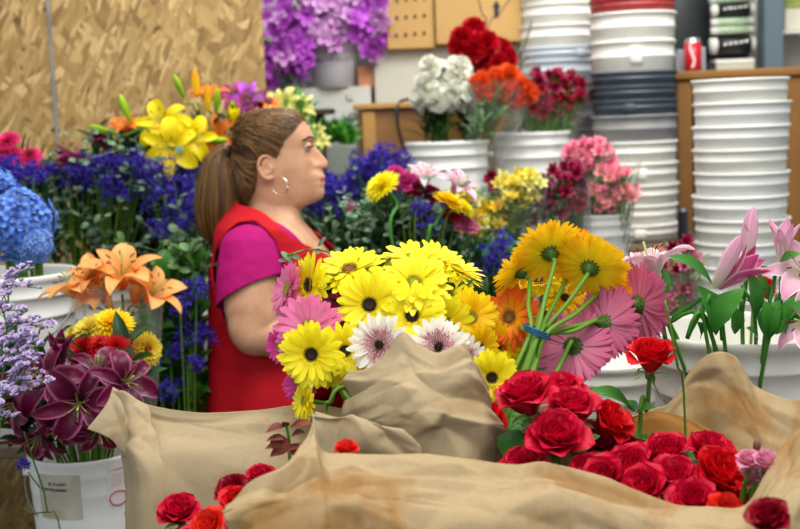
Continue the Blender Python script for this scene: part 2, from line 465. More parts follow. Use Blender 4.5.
        for i in range(N):
            zc = 1 - 1.65 * (i + .5) / N; a = i * 2.39996; rr = math.sqrt(max(0, 1 - zc * zc))
            n = Vector((rr * math.cos(a), rr * math.sin(a), zc)); n2 = (n + Vector((R.uniform(-.3, .3), R.uniform(-.3, .3), R.uniform(-.3, .3)))).normalized()
            M = Matrix.Translation(n * .072 * R.uniform(.88, 1.14)) @ rotto(n2, R.uniform(0, 6))
            for k in range(4):
                petal(mb, .0145, .0135, 'round', 30, R.uniform(-20, 30), 1, .1, 3, 2, r0=.0008, az=k * PI / 2, xf=M)
        blob(mb, (0, 0, -.01), .055, 10, 8)
        mk('florets', mb, [calyx_m])
    LIB[k] = d; return d
def stem_to(mb, head, n, base, r=.0028, k=.06, mid=None, ns=7):
    n = Vector(n).normalized(); L = (head - base).length
    a = head - n * .012
    pts = [a, a - n * min(k, L * .35)] + ([mid] if mid is not None else []) + [base + Vector((0, 0, L * .15)), base]
    tube(mb, cr(pts, 22), r, ns)
def flower(kind, var, mats, px, py, d, n, s, base, name, label, cat='flower', group=None, r=.0028, mid=None, stem=True, stemmat=None, spin=None, leaves=(), leafmat=None, k=.05, ctr=None, lean=None):
    """mats: dict part->material; n = (right, toward viewer, up)"""
    h = P(px, py, d); n = Vector((n[0], -n[1], n[2])).normalized(); base = Vector(base)
    t = thing(name, label, cat, base, group); L = lib(kind, var)
    M = Matrix.Translation(h) @ rotto(n, rng.uniform(0, 6) if spin is None else spin) @ Matrix.Scale(s, 4)
    for pn, me in L.items(): inst(pn, me, mats.get(pn), t, M)
    if stem:
        mb = MB(); stem_to(mb, h, n * s, base, r, k, mid); so = part('stem', mb, stemmat or grn, t)
    for (px2, py2, d2, px1, py1, d1, wl) in leaves:
        mb = MB(); leaf(mb, P(px1, py1, d1), P(px2, py2, d2), wl); part('leaf', mb, leafmat or midgrn, t)
    return t
def leaf(mb, a, b, w, bend=.12, nl=8, fold=.35, mi=0, upv=(0, -.5, 1), prof='leaf'):
    """leaf blade from a to b"""
    a = Vector(a); b = Vector(b); ax = (b - a); L = ax.length; ax.normalize()
    up = Vector(upv); up = (up - ax * up.dot(ax)).normalized(); sd = ax.cross(up); vs = []; uv = []
    for j in range(nl + 1):
        t = j / nl; c = a + ax * L * t + up * L * bend * math.sin(PI * t); ww = w * interp(t, PROF[prof]) / 2
        for i in range(5):
            s = -1 + i / 2; vs.append(c + sd * s * ww + up * abs(s) * ww * fold); uv.append(((s + 1) / 2, t))
    mb.add(vs, gridf(4, nl), uv, mi)

# colours of the blooms
YEL = petal_mat('yellow_petal', (252, 226, 4), (255, 246, 44), var=.05, trans=.3)
YEL2 = petal_mat('warm_yellow_petal', (255, 190, 0), (255, 224, 20), var=.05, trans=.3)
YOR = petal_mat('yellow_orange_petal', (255, 200, 10), (250, 170, 20), var=.08, mid=(255, 222, 20))
ORG = petal_mat('orange_petal', (250, 200, 30), (236, 96, 20), var=.1, mid=(246, 160, 30))
PINK = petal_mat('pink_petal', (245, 150, 190), (238, 128, 178), var=.08)
HOT = petal_mat('hot_pink_petal', (225, 60, 150), (236, 80, 170), var=.1)
DUSTY = petal_mat('dusty_pink_petal', (228, 140, 170), (214, 110, 148), var=.1)
WHT = petal_mat('white_petal', (245, 232, 222), (250, 246, 235), var=.05)
FRIL = petal_mat('pink_frill', (190, 90, 110), (236, 180, 188), var=.15)
DRK = solid('dark_center', (48, 28, 14), .9, noise=.2, nscale=300)
OLV = solid('olive_center', (150, 150, 30), .9, noise=.15, nscale=300)
BRN = solid('brown_center', (120, 78, 30), .9, noise=.2, nscale=300)
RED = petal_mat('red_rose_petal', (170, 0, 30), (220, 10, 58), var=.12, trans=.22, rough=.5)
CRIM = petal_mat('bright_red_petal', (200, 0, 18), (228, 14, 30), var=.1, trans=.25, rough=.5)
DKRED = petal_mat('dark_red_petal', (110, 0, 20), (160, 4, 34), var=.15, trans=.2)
VERM = petal_mat('vermilion_petal', (225, 20, 20), (245, 52, 36), var=.1, trans=.25)
INNER = {}
def gm(c, center=DRK, inner=None): return {'petals': c, 'flower_center': center, 'inner_florets': inner or c, 'frilled_center': FRIL}

# ================================================================== SETTING
def osb():
    q = NT('osb_board'); tc = q.node('TexCoord'); cols = []
    wn = q.node('TexNoise'); wn.inputs['Scale'].default_value = 5; q.link(tc.outputs['Object'], wn.inputs[0])
    for k, (ang, sx, sy) in enumerate([(.15, 52, 11), (1.0, 40, 12), (-.7, 46, 12), (.45, 70, 14)]):
        mp = q.node('Mapping'); mp.vector_type = 'TEXTURE'; mp.inputs['Rotation'].default_value = (0, ang, 0); mp.inputs['Scale'].default_value = (1 / sx, 1, 1 / sy)
        mp.inputs['Location'].default_value = (k * .37, 0, k * .21)
        ad = q.node('VectorMath', operation='MULTIPLY_ADD'); q.link(wn.outputs['Color'], ad.inputs[0]); ad.inputs[1].default_value = (.05, 0, .05); q.link(tc.outputs['Object'], ad.inputs[2])
        q.link(ad.outputs[0], mp.inputs[0])
        v = q.node('TexVoronoi'); v.inputs['Scale'].default_value = 1.0; q.link(mp.outputs[0], v.inputs['Vector'])
        sx_ = q.node('SeparateColor'); q.link(v.outputs['Color'], sx_.inputs[0]); cols.append((sx_.outputs[0], sx_.outputs[1], v.outputs['Distance']))
    m = cols[0][0]
    for k in (1, 2, 3):
        g = q.math('GREATER_THAN', cols[k][1], .55)
        n = q.node('Mix'); n.data_type = 'FLOAT'; q.link(g, n.inputs[0]); q.link(m, n.inputs[2]); q.link(cols[k][0], n.inputs[3]); m = n.outputs[0]
    c = q.ramp(m, [(0, lin((132, 100, 52))), (.25, lin((152, 120, 66))), (.55, lin((166, 134, 78))), (.8, lin((182, 150, 92))), (1, lin((206, 176, 120)))])
    mp = q.node('Mapping'); mp.inputs['Scale'].default_value = (60, 1, 9); q.link(tc.outputs['Object'], mp.inputs[0])
    nz = q.node('TexNoise'); nz.inputs['Scale'].default_value = 2; nz.inputs['Detail'].default_value = 4; q.link(mp.outputs[0], nz.inputs[0])
    n2 = q.node('TexNoise'); n2.inputs['Scale'].default_value = 22; n2.inputs['Detail'].default_value = 2; q.link(tc.outputs['Object'], n2.inputs[0])
    dk = q.ramp(n2.outputs[0], [(.28, (1, 1, 1, 1)), (.36, (0, 0, 0, 1))])
    c = q.mix(dk, c, lin((96, 66, 30)))
    hs = q.node('HueSaturation'); q.link(q.math('ADD', q.math('MULTIPLY', q.math('SUBTRACT', nz.outputs[0], .5), .7), 1), hs.inputs['Value']); q.link(c, hs.inputs['Color'])
    b = q.node('BsdfPrincipled'); b.inputs['Roughness'].default_value = .55; q.link(hs.outputs[0], b.inputs['Base Color'])
    bp = q.node('Bump'); bp.inputs['Strength'].default_value = .3; bp.inputs['Distance'].default_value = .003; q.link(m, bp.inputs['Height']); q.link(bp.outputs[0], b.inputs['Normal'])
    q.link(b.outputs[0], q.out.inputs[0]); return q.m
DOSB = 3.95
xe = P(264, 60, DOSB).x
mb = MB(); box(mb, ((xe - 2.6) / 2 - .0, DOSB + .01, 1.3), (xe + 2.6, .018, 2.6)); struct('wall_left', mb, osb())
sx0 = P(55, 100, DOSB).x
mb = MB(); box(mb, (sx0, DOSB - .003, 1.3), (.012, .008, 2.6), bev=.002); struct('trim_1', mb, solid('metal_strip', (150, 146, 140), .35, .6, noise=.3, nscale=9))
mb = MB(); box(mb, (1.0, 4.95, 1.3), (6.0, .05, 2.6)); struct('wall_back', mb, solid('grey_wall', (176, 178, 168), .8, noise=.05, nscale=3))
mb = MB(); box(mb, (0.2, 2.2, -.02), (6.2, 5.6, .04)); struct('floor', mb, solid('concrete', (92, 90, 86), .85, noise=.2, nscale=4))
WOOD = solid('bench_wood', (92, 76, 58), .7, noise=.2, nscale=14)
DWOOD = solid('dark_wood', (54, 38, 26), .6, noise=.2, nscale=10)
def bench(x0, x1, y0, y1, z, label, name='display_table', legs=True):
    t = thing(name, label, 'table', ((x0 + x1) / 2, (y0 + y1) / 2, 0))
    mb = MB(); box(mb, ((x0 + x1) / 2, (y0 + y1) / 2, z - .015), (x1 - x0, y1 - y0, .03), bev=.003); part('tabletop', mb, WOOD, t, False)
    for x in (x0 + .06, x1 - .06):
        for y in (y0 + .06, y1 - .06):
            mb = MB(); box(mb, (x, y, (z - .03) / 2), (.05, .05, z - .03), bev=.004); part('leg', mb, WOOD, t, False)
    return t
TZ = .80
bench(-.50, 1.25, .75, 2.50, TZ, 'plank table carrying the paper-wrapped flower bunches in the foreground')
bench(-.03, .95, 2.80, 3.38, .84, 'plank bench under the mixed bouquet and the grey white bucket')
bench(-1.35, -.53, 2.00, 2.74, .50, 'low plank bench under the white bucket with a torn label')
bench(-1.6, -.70, 2.76, 3.20, .84, 'plank bench under the bucket of blue hydrangea')
bench(-1.5, -.38, 3.24, 3.85, .86, 'plank bench in front of the chipboard wall')
bench(-.30, 1.6, 3.42, 3.86, .86, 'plank bench under the yellow and pink bunches and the tall white bucket stack')
bench(-.30, 1.08, 3.90, 4.46, 1.12, 'higher plank bench under the carnation buckets and grey bucket stack')

# ------------------------------------------------------------------ buckets
PL = solid('white_plastic', (232, 234, 230), .42, noise=.05, nscale=6, spec=.4)
PLD = solid('dirty_white_plastic', (220, 218, 206), .5, c2=(234, 234, 228), nscale=7, spec=.35)
PLB = solid('bluish_white_plastic', (196, 206, 214), .45, noise=.05, nscale=6)
PLK = solid('dark_grey_plastic', (64, 74, 84), .45, noise=.1, nscale=6)
PLG = solid('mid_grey_plastic', (128, 128, 130), .55, c2=(150, 148, 146), nscale=12)
PLR = solid('dull_red_plastic', (176, 54, 52), .5, c2=(150, 44, 44), nscale=30)
WIRE = solid('wire', (150, 150, 150), .35, .9)
def bucket_mb(mb, c, R, Hh, ns=40, rb=None, sq=0, plain=False):
    rb = rb or R * .86; t = .003
    def r(z): return rb + (R - rb) * z / Hh
    k = R / .15; e = (.0012 if plain else .0045) * k
    pr = [(0, .004), (rb - .01, .002), (rb, .006)]
    pr += [(r(Hh * .55), Hh * .55), (r(Hh * .68), Hh * .68)]
    for z0 in (Hh - .100 * k, Hh - .052 * k):
        pr += [(r(z0), z0), (r(z0) + e, z0 + .002), (r(z0) + e, z0 + .007), (r(z0) + .0015, z0 + .012)]
    pr += [(r(Hh - .018 * k), Hh - .018 * k), (R + e * .9, Hh - .014 * k), (R + e * 1.3, Hh - .006 * k), (R + e, Hh), (R - t * .2, Hh), (R - t - .002, Hh - .008)]
    pr += [(rb - t, .012), (0, .010)]
    lathe(mb, pr, ns, c, sq=sq)
def bucket(px, py, d, wpx, label, mat=PL, group=None, Hh=None, k=1.0, handle=True, plain=False, zbase=None, name='plastic_bucket', cat='bucket'):
    """px,py = centre of the rim in the photo, wpx = its width there"""
    c = P(px, py, d); R = wpx / 2 / F * d * 1.0; Hh = Hh or R * 2.42
    z0 = c.z - Hh if zbase is None else zbase; Hh = c.z - z0
    loc = Vector((c.x, c.y, z0)); t = thing(name, label, cat, loc, group)
    mb = MB(); bucket_mb(mb, loc, R, Hh, plain=plain); part('bucket_body', mb, mat, t)
    if handle:
        mb = MB(); pts = []
        zt = Hh - .05
        for i in range(17):
            a = PI * i / 16; pts.append(loc + Vector((-math.cos(a) * (R + .012), -math.sin(a) * R * .55 - R * .25 * math.sin(a), zt - math.sin(a) * R * .85)))
        tube(mb, pts, .0018, 5); part('handle', mb, WIRE, t)
        for s in (-1, 1): mb = MB(); tube(mb, [loc + Vector((s * (R - .002), 0, zt)), loc + Vector((s * (R + .016), 0, zt))], .008, 8); part('handle_socket', mb, mat, t)
    return t, loc, R, Hh
def bucket_stack(px, ytop, d, wpx, specs, zbase, group):
    """nested buckets from the top down; specs = (material, visible px, label)"""
    R = wpx / 2 / F * d; Hh = .30; y = ytop; ztops = []
    for i, (mat, vis, lab) in enumerate(specs):
        z = P(px, y, d).z; ztops.append(z); y += vis
    x0 = P(px, (ytop + y) / 2, d)
    R2 = random.Random(int(px))
    for i, (mat, vis, lab) in enumerate(specs):
        dx = R2.uniform(-.0035, .0035); zt = ztops[i]
        Rr = R * R2.uniform(.985, 1.01)
        vz = vis / F * d                       # height that shows below this rim
        hb = min(Hh, zt - zbase)
        # a nested bucket: rim, upper collar, then the wall that sinks inside the one below
        loc = Vector((x0.x + dx, x0.y, zt - hb)); t = thing('stacked_bucket', lab, 'bucket', loc, group)
        e = .003; q = []
        Ri = Rr - .016
        pr = [(0, .0), (Ri * .93, 0), (Ri - .002, hb - vz - .006), (Rr - .006, hb - vz + .002), (Rr - .005, hb - vz * .56), (Rr - .0015, hb - vz * .53), (Rr - .0015, hb - vz * .47), (Rr - .004, hb - vz * .44),
              (Rr - .0035, hb - .010), (Rr + e * .6, hb - .008), (Rr + e, hb - .003), (Rr + e * .5, hb), (Rr - .006, hb), (Rr - .010, hb - .008), (Ri * .93 - .004, hb * .3 + .01), (0, hb * .3 + .01)]
        pr = [(max(a, 0), min(max(b, 0), hb)) for a, b in pr]
        mb = MB(); lathe(mb, pr, 44, loc); part('bucket_body', mb, mat, t)
        if i % 3 == 0 and vz > .04 and 'tall' not in group:
            a = R2.uniform(-2.0, -1.1); mb = MB()
            cc = loc + Vector((math.cos(a) * (Rr + .001), math.sin(a) * (Rr + .001), hb - vz * .5))
            box(mb, cc, (.04, .012, vz * .5), bev=.003, R=Matrix.Rotation(a + PI / 2, 3, 'Z')); part('handle_socket', mb, mat, t)

ordn = ['topmost', 'second', 'third', 'fourth', 'fifth', 'sixth', 'seventh', 'eighth', 'ninth', 'tenth', 'eleventh', 'lowest']
# tall white stack before the wooden cabinet
sp = [(PL if i % 3 else PLD, 23, 'white bucket, %s from the top in the tall stack before the wooden cabinet' % ordn[i]) for i in range(12)]
bucket_stack(741, 79, 3.66, 93, sp, .865, 'tall white bucket stack')
# mixed stack: red, white, dark, grey, white
sp = [(PLR, 12, 'dull red bucket at the top of the mixed colour stack, cut by the frame'), (PLR, 14, 'dull red bucket, second from the top, over the white ones'),
      (PLD, 28, 'white bucket directly under the red ones in the mixed stack'), (PLD, 30, 'white bucket resting on the dark grey ones in the mixed stack'),
      (PLK, 14, 'dark slate bucket, uppermost of the three dark ones'), (PLK, 14, 'dark slate bucket, middle of the three dark ones'), (PLK, 15, 'dark slate bucket just above the scuffed grey bucket'),
      (PLG, 26, 'scuffed mid grey bucket with pale marks in the mixed stack'),
      (PLD, 21, 'white bucket just below the scuffed grey bucket'), (PLD, 21, 'white bucket, second below the scuffed grey bucket'), (PLD, 20, 'white bucket, third below the scuffed grey bucket'),
      (PLD, 19, 'white bucket, fourth below the scuffed grey bucket'), (PLD, 17, 'lowest white bucket of the mixed colour stack')]
bucket_stack(634, -12, 4.2, 84, sp, 1.125, 'mixed colour bucket stack')
sp = [(PLD, 21, 'white bucket at the top of the leftmost stack, cut by the frame'), (PLD, 21, 'white bucket, second in the leftmost stack'), (PLD, 22, 'white bucket just above the bluish ones in the leftmost stack'),
      (PLB, 13, 'bluish white bucket, upper of two in the leftmost stack'), (PLB, 22, 'bluish white bucket, lower of two in the leftmost stack'), (PLG, 22, 'greyish bucket behind the dark red wrapped bunch'),
      (PLG, 24, 'grey bucket right of the dark red wrapped bunch'), (PLG, 24, 'grey bucket low in the leftmost stack'), (PLG, 24, 'lowest grey bucket of the leftmost stack')]
bucket_stack(559, -16, 4.62, 76, sp, .8, 'leftmost bucket stack')
bench(.46, .95, 4.48, 4.80, .80, 'shelf bench under the leftmost bucket stack')
# scuff marks on the grey bucket
# standing flower buckets
bA = bucket(447, 141, 4.15, 82, 'white bucket holding white, red and orange carnations', k=.9, zbase=1.125)
bB = bucket(531, 132, 4.28, 77, 'white bucket holding the dark red wrapped bunch', zbase=1.125)
bC = bucket(499, 238, 3.7, 84, 'white bucket under the small yellow blooms', zbase=.865)
bD = bucket(596, 213, 3.72, 66, 'white bucket holding the pink bunch before the mixed stack', zbase=.865)
bE = bucket(744, 327, 2.08, 188, 'large white bucket holding pink lilies at the right edge', mat=PLD, zbase=TZ + .002)
bF = bucket(607, 356, 2.34, 120, 'white bucket behind the tied gerberas and red roses', mat=PL, zbase=TZ + .002)
bG = bucket(8, 272, 2.92, 130, 'white bucket holding blue hydrangea at the left edge', mat=PL, zbase=.842)
bH = bucket(86, 447, 2.5, 116, 'white bucket with a torn label below the maroon lilies', mat=PL, zbase=.502, plain=True)
# labels on the left bucket
def curved_patch(mb, loc, R, z0, z1, a0, a1, off=.0012, Rb=None, Hh=1, n=10):
    vs = []; uv = []
    for j in range(2):
        z = (z0, z1)[j]; r = Rb + (R - Rb) * z / Hh + off
        for i in range(n + 1):
            a = a0 + (a1 - a0) * i / n; vs.append((loc.x + math.cos(a) * r, loc.y + math.sin(a) * r, loc.z + z)); uv.append((i / n, j))
    mb.add(vs, gridf(n, 1), uv)
def patch_px(b, x0, y0, x1, y1, off):
    t, loc, R, Hh = b; d = loc.y - R
    def ang(px): x = (P(px, (y0 + y1) / 2, d + .02).x - loc.x) / R; return -PI / 2 + math.asin(max(-.98, min(.98, x)))
    z0 = P(60, y1, d).z - loc.z; z1 = P(60, y0, d).z - loc.z
    mb = MB(); curved_patch(mb, loc, R, z0, z1, ang(x0), ang(x1), off, R * .86, Hh); return mb
LBL = solid('torn_label', (172, 158, 132), .8, c2=(206, 204, 192), nscale=16)
lab = part('label', patch_px(bH, 38, 476, 84, 521, .0012), LBL, bH[0], label='torn brownish paper label')
lab2 = part('label', patch_px(bH, 108, 468, 126, 512, .0012), solid('white_label', (222, 218, 214), .6), bH[0], label='white label with red warning print')
def text_on(b, s, pxc, pyc, size, mat, parent, name='lettering', w=0):
    t, loc, R, Hh = b; cu = bpy.data.curves.new(name, 'FONT'); cu.body = s; cu.size = size; cu.align_x = 'CENTER'; cu.align_y = 'CENTER'; cu.extrude = 0; cu.offset = w
    tmp = bpy.data.objects.new('t', cu); COL.objects.link(tmp); dg = bpy.context.evaluated_depsgraph_get(); dg.update()
    me = bpy.data.meshes.new_from_object(tmp.evaluated_get(dg)); bpy.data.objects.remove(tmp)
    d = loc.y - R; c = P(pxc, pyc, d + .02)
    for v in me.vertices:
        x = c.x + v.co.x - loc.x; z = c.z + v.co.y - loc.z; r = R * .86 + R * .14 * z / Hh + .0022
        x = max(-r * .99, min(r * .99, x)); v.co = (x, -math.sqrt(r * r - x * x), z)
    me.materials.clear(); me.materials.append(mat)
    o = bpy.data.objects.new(name, me); COL.objects.link(o); o.parent = parent; return o
INK = solid('ink', (40, 38, 36), .8); RINK = solid('red_ink', (190, 40, 46), .7)
text_on(bH, 'EL Y-LADY', 59, 482.5, .0085, INK, lab, w=.0003); text_on(bH, 'SCOTTIO-GERMA', 55, 488.5, .0075, INK, lab, w=.0003)
text_on(bH, '⚠ WARNING', 117, 471, .006, RINK, lab2)
for k in range(5): text_on(bH, 'warning children can', 117, 476 + k * 2.6, .0032, RINK, lab2)
m = MB(); tt, loc, R, Hh = bH
cc = P(117, 500, loc.y - R + .02)
pts = []
for i in range(25):
    a = 2 * PI * i / 24; x = cc.x + math.cos(a) * .015 - loc.x; z = cc.z + math.sin(a) * .015 - loc.z; r = R * .86 + R * .14 * z / Hh + .0022
    x = max(-r * .99, min(r * .99, x)); pts.append(loc + Vector((x, -math.sqrt(r * r - x * x), z)))
tube(m, pts, .0012, 5); part('warning_ring', m, RINK, bH[0])

# ------------------------------------------------------------------ back furniture
OAK = solid('oak', (132, 90, 38), .45, noise=.15, nscale=6)
OAK2 = solid('oak_light', (172, 128, 66), .5, noise=.12, nscale=6)
def face_box(name, x0, y0, x1, y1, d, dep, mat, label, cat, bev=.004, zb=None, extra=None, group=None):
    """box whose front face covers the photo rectangle at distance d"""
    a = P(x0, y0, d); b = P(x1, y1, d); zt = (P(x0, y0, d).z + P(x1, y0, d).z) / 2; z0 = (P(x0, y1, d).z + P(x1, y1, d).z) / 2 if zb is None else zb
    xl = (P(x0, y0, d).x + P(x0, y1, d).x) / 2; xr = (P(x1, y0, d).x + P(x1, y1, d).x) / 2
    t = thing(name, label, cat, ((xl + xr) / 2, d + dep / 2, z0), group)
    mb = MB(); box(mb, ((xl + xr) / 2, d + dep / 2, (z0 + zt) / 2), (xr - xl, dep, zt - z0), bev=bev); part('body', mb, mat, t, False)
    return t, xl, xr, z0, zt
# wooden cabinet at right
d = 4.47; xl = P(677, 150, d).x; xr = xl + .62; zt = P(735, 74, d).z
t = thing('wooden_cabinet', 'brown wooden cabinet with open front behind the tall white bucket stack', 'cabinet', ((xl + xr) / 2, d + .2, 0))
mb = MB(); box(mb, ((xl + xr) / 2, d + .2, zt - .0), (xr - xl + .03, .44, .034), bev=.008); part('cabinet_top', mb, OAK, t, False)
for x in (xl + .03, P(794, 150, d).x):
    mb = MB(); box(mb, (x, d + .01, (zt - .02) / 2), (.055, .03, zt - .02), bev=.004); part('front_post', mb, OAK, t, False)
for x in (xl + .01, xr - .01):
    mb = MB(); box(mb, (x, d + .22, (zt - .02) / 2), (.02, .38, zt - .02)); part('side_panel', mb, OAK, t, False)
mb = MB(); box(mb, ((xl + xr) / 2, d + .4, (zt - .02) / 2), (xr - xl - .04, .015, zt - .04)); part('back_panel', mb, DWOOD, t, False)
CABZ = zt + .018
# things on the cabinet
def onbox(name, x0, y0, x1, d, h, dep, mat, label, cat, z=CABZ, bev=.004):
    a = P(x0, y0, d).x; b = P(x1, y0, d).x; mb = MB(); box(mb, ((a + b) / 2, d + dep / 2, z + h / 2), (b - a, dep, h), bev=bev)
    return single(name, mb, mat, label, cat, ((a + b) / 2, d + dep / 2, z), smooth=False)
DARK = solid('dark_panel', (22, 30, 30), .5, noise=.1)
BLK = solid('black_print', (24, 24, 28), .4)
# red drinks can
c = P(693, 68, 4.53); c.z = CABZ; t = thing('drinks_can', 'red drinks can standing on the wooden cabinet', 'can', c)
mb = MB(); lathe(mb, [(0, 0), (.024, 0), (.031, .008), (.031, .106), (.0, .106)], 24, c); part('can_body', mb, solid('can_red', (196, 28, 40), .3, .2, noise=.05), t)
mb = MB(); lathe(mb, [(.031, .106), (.026, .118), (.027, .121), (.024, .118), (0, .117)], 24, c); part('can_rim', mb, solid('alu', (200, 200, 204), .3, .9), t)
mb = MB(); vs = []
for j in range(9):
    z = .012 + j * .0115; a = -1.9 + .25 * math.sin(j * .7)
    for k in (-1, 1): vs.append((c.x + math.cos(a + k * .12) * .0316, c.y + math.sin(a + k * .12) * .0316, c.z + z))
mb.add(vs, gridf(1, 8)); part('white_wave', mb, solid('can_white', (230, 220, 220), .4), t)
onbox('silver_packet', 701, 68, 706, 4.56, .09, .03, solid('silver_wrap', (170, 176, 186), .3, .4), 'small silvery packet right of the red can', 'packet')
onbox('silver_packet', 678, 68, 685, 4.60, .085, .05, solid('silver_wrap', (170, 176, 186), .3, .4), 'small silvery packet left of the red can', 'packet')
# dark rounded panel
mb = MB(); pp = []
a = P(675, 66, 4.3); rr = .17
lathe(mb, [(0, 0), (.001, 0), (.15, 0), (.165, .01), (.165, .03), (.15, .04), (0, .04)], 40)
mb.v = [(v[0] * .62 + P(687, 20, 4.74).x, 4.82 - v[2], v[1] * 1.35 + CABZ + .2) for v in mb.v]; 
single('dark_rounded_panel', mb, DARK, 'dark rounded panel standing behind the red can', 'panel', (P(687, 20, 4.74).x, 4.80, CABZ))
# shelf with packages
t = thing('dark_shelf_unit', 'dark shelf unit with a blue grey edge standing on the wooden cabinet', 'shelf', (P(735, 60, 4.7).x, 4.75, CABZ))
xa = P(703, 40, 4.8).x; xb = P(764, 40, 4.66).x; xc = P(783, 40, 4.66).x
mb = MB(); box(mb, ((xa + xb) / 2, 4.86, CABZ + .2), (xb - xa, .012, .4)); part('back_panel', mb, BLK, t, False)
mb = MB(); box(mb, ((xb + xc) / 2, 4.70, CABZ + .2), (xc - xb, .1, .4), bev=.003); part('side_post', mb, solid('slate_post', (84, 100, 110), .5), t, False)
ROLLW = solid('roll_white', (206, 206, 196), .5, noise=.05); ROLLG = solid('roll_green_print', (170, 190, 160), .5, noise=.1, nscale=60)
def roll(px0, px1, py, d, r, label, col, mark):
    a = P(px0, py, d); b = P(px1, py, d); z = (a.z + b.z) / 2; t = thing('wrapping_roll', label, 'roll', ((a.x + b.x) / 2, d, z - r))
    L = b.x - a.x; mb = MB()
    tube(mb, [(a.x, d, z), (b.x, d, z)], r, 18); part('roll_core', mb, ROLLW, t)
    mb = MB(); tube(mb, [(a.x + L * .14, d, z), (b.x - L * .1, d, z)], r * 1.03, 18); p = part('printed_sleeve', mb, col, t)
    mb = MB()
    for k in range(5):
        x = a.x + L * (.25 + .12 * k); w = L * .07; zz = z + r * (.15 + .08 * k) - r * .2
        y = d - math.sqrt(max(1e-6, (r * 1.05) ** 2 - (zz - z) ** 2)) - .001; y2 = d - math.sqrt(max(1e-6, (r * 1.05) ** 2 - (zz + r * .28 - z) ** 2)) - .001
        mb.add([(x, y, zz), (x + w, y, zz + r * .05), (x + w + .004, y2, zz + r * .33), (x + .004, y2, zz + r * .28)], [(0, 1, 2, 3)])
    part('printed_mark', mb, mark, t, False); return z - r
zz = CABZ
onbox('flat_carton', 716, 66, 755, 4.68, .024, .09, solid('carton_beige', (178, 176, 156), .7), 'beige flat carton at the bottom of the package pile', 'carton')
onbox('flat_carton', 716, 60, 755, 4.68, .02, .09, ROLLW, 'white flat carton under the large black roll', 'carton', z=CABZ + .025)
onbox('black_carton', 707, 60, 716, 4.66, .035, .06, BLK, 'small black carton left of the flat cartons', 'carton')
roll(710, 754, 45.5, 4.72, 0.0319, 'large black printed roll, lowest roll of the pile', BLK, ROLLW)
roll(711, 753, 30.5, 4.72, 0.0149, 'thin pale roll, lower of the two with green print', ROLLG, solid('grn_ink', (70, 110, 70), .6))
roll(711, 753, 22, 4.72, 0.0149, 'thin pale roll, upper of the two with green print', ROLLG, MC['grn_ink'])
roll(711, 753, 10, 4.72, 0.0242, 'black printed roll above the two pale rolls', BLK, ROLLW)
roll(709, 753, -2, 4.72, 0.0198, 'topmost pale roll of the pile, cut by the frame', ROLLG, ROLLW)
# box hanging at top right
t, *_ = face_box('wall_carton', 785, 8, 815, 30, 4.74, .12, solid('carton_white', (200, 196, 176), .7, noise=.08), 'pale carton with green print on a shelf at the top right corner', 'carton')
mb = MB(); box(mb, (P(800, 1, 4.73).x, 4.79, P(800, 1, 4.73).z), (.13, .1, .06), bev=.005); part('printed_lid', mb, solid('green_print', (70, 110, 60), .6, c2=(150, 150, 70), nscale=40), t, False)
mb = MB(); box(mb, (P(806, 33, 4.74).x, 4.82, P(806, 31.5, 4.74).z), (.2, .2, .012)); single('wall_shelf', mb, ROLLW, 'white wall shelf under the pale carton at the top right', 'shelf', smooth=False)

# wood sideboard in the middle
d = 4.5; zt = P(440, 104, d).z; xl = P(357, 130, d).x; xr = P(518, 130, d).x
t = thing('wooden_sideboard', 'light brown wooden sideboard behind the white carnation bucket', 'sideboard', ((xl + xr) / 2, d + .15, 0))
mb = MB(); box(mb, ((xl + xr) / 2, d + .06, zt), (xr - xl + .02, .18, .022), bev=.005); part('sideboard_top', mb, OAK2, t, False)
mb = MB(); box(mb, ((xl + xr) / 2, d + .07, zt / 2), (xr - xl - .02, .14, zt - .022), bev=.004); part('body', mb, OAK, t, False)
mb = MB(); box(mb, (xl + .045, d - .004, zt / 2), (.05, .022, zt - .03), bev=.004); part('corner_post', mb, OAK2, t, False)
mb = MB(); pts = [P(444, 101, 4.62), P(425, 99, 4.55), P(404, 100, 4.5), P(398, 106, 4.47), P(397, 118, 4.46), P(400, 135, 4.46), P(405, 150, 4.46), P(410, 165, 4.46)]
tube(mb, cr(pts, 24), .006, 6); single('power_cable', mb, BLK, 'black cable looping over the wooden sideboard', 'cable')
# grey metal panel behind, under the tan boxes
TAN = solid('tan_board', (180, 142, 82), .7, noise=.06, nscale=4)
PANEL = solid('pale_panel', (186, 186, 172), .6, noise=.04)
t, xl, xr, z0, z1 = face_box('metal_locker', 374, 46, 521, 103, 4.67, .2, PANEL, 'pale grey metal locker under the tan boxes', 'locker', zb=0)
HOLE = solid('hole_dark', (40, 30, 18), .9)
t, xl, xr, z0, z1 = face_box('perforated_box', 386, -22, 434, 49, 4.62, .2, TAN, 'tan box with rows of round holes, above the pale locker', 'box')
mb = MB()
for r_ in range(4):
    for c_ in range(4):
        q = P(396.5 + c_ * 9.2 + r_ * .3, 35.5 - r_ * 17.5 - c_ * .8, 4.618)
        bl = MB(); lathe(bl, [(0, 0), (.0065, 0), (.0065, .003), (0, .003)], 12)
        bl.v = [(q.x + v[0] * .8, q.y - v[2] + .001, q.z + v[1] * 1.2) for v in bl.v]; part('air_hole', bl, HOLE, t)
t, xl, xr, z0, z1 = face_box('tan_carton', 435, -22, 522, 43, 4.6, .24, TAN, 'tan carton marked with a dark upward arrow', 'carton')
q = P(496.5, 9, 4.598); mb = MB()
ar = [(-.009, -.03), (.009, -.03), (.009, .006), (.016, .006), (0, .034), (-.016, .006), (-.009, .006)]
mb.add([(q.x + x, q.y - .0015, q.z + z) for x, z in ar] + [(q.x + x, q.y + .0005, q.z + z) for x, z in ar], [tuple(range(7))] + [(i, (i + 1) % 7, 7 + (i + 1) % 7, 7 + i) for i in range(7)])
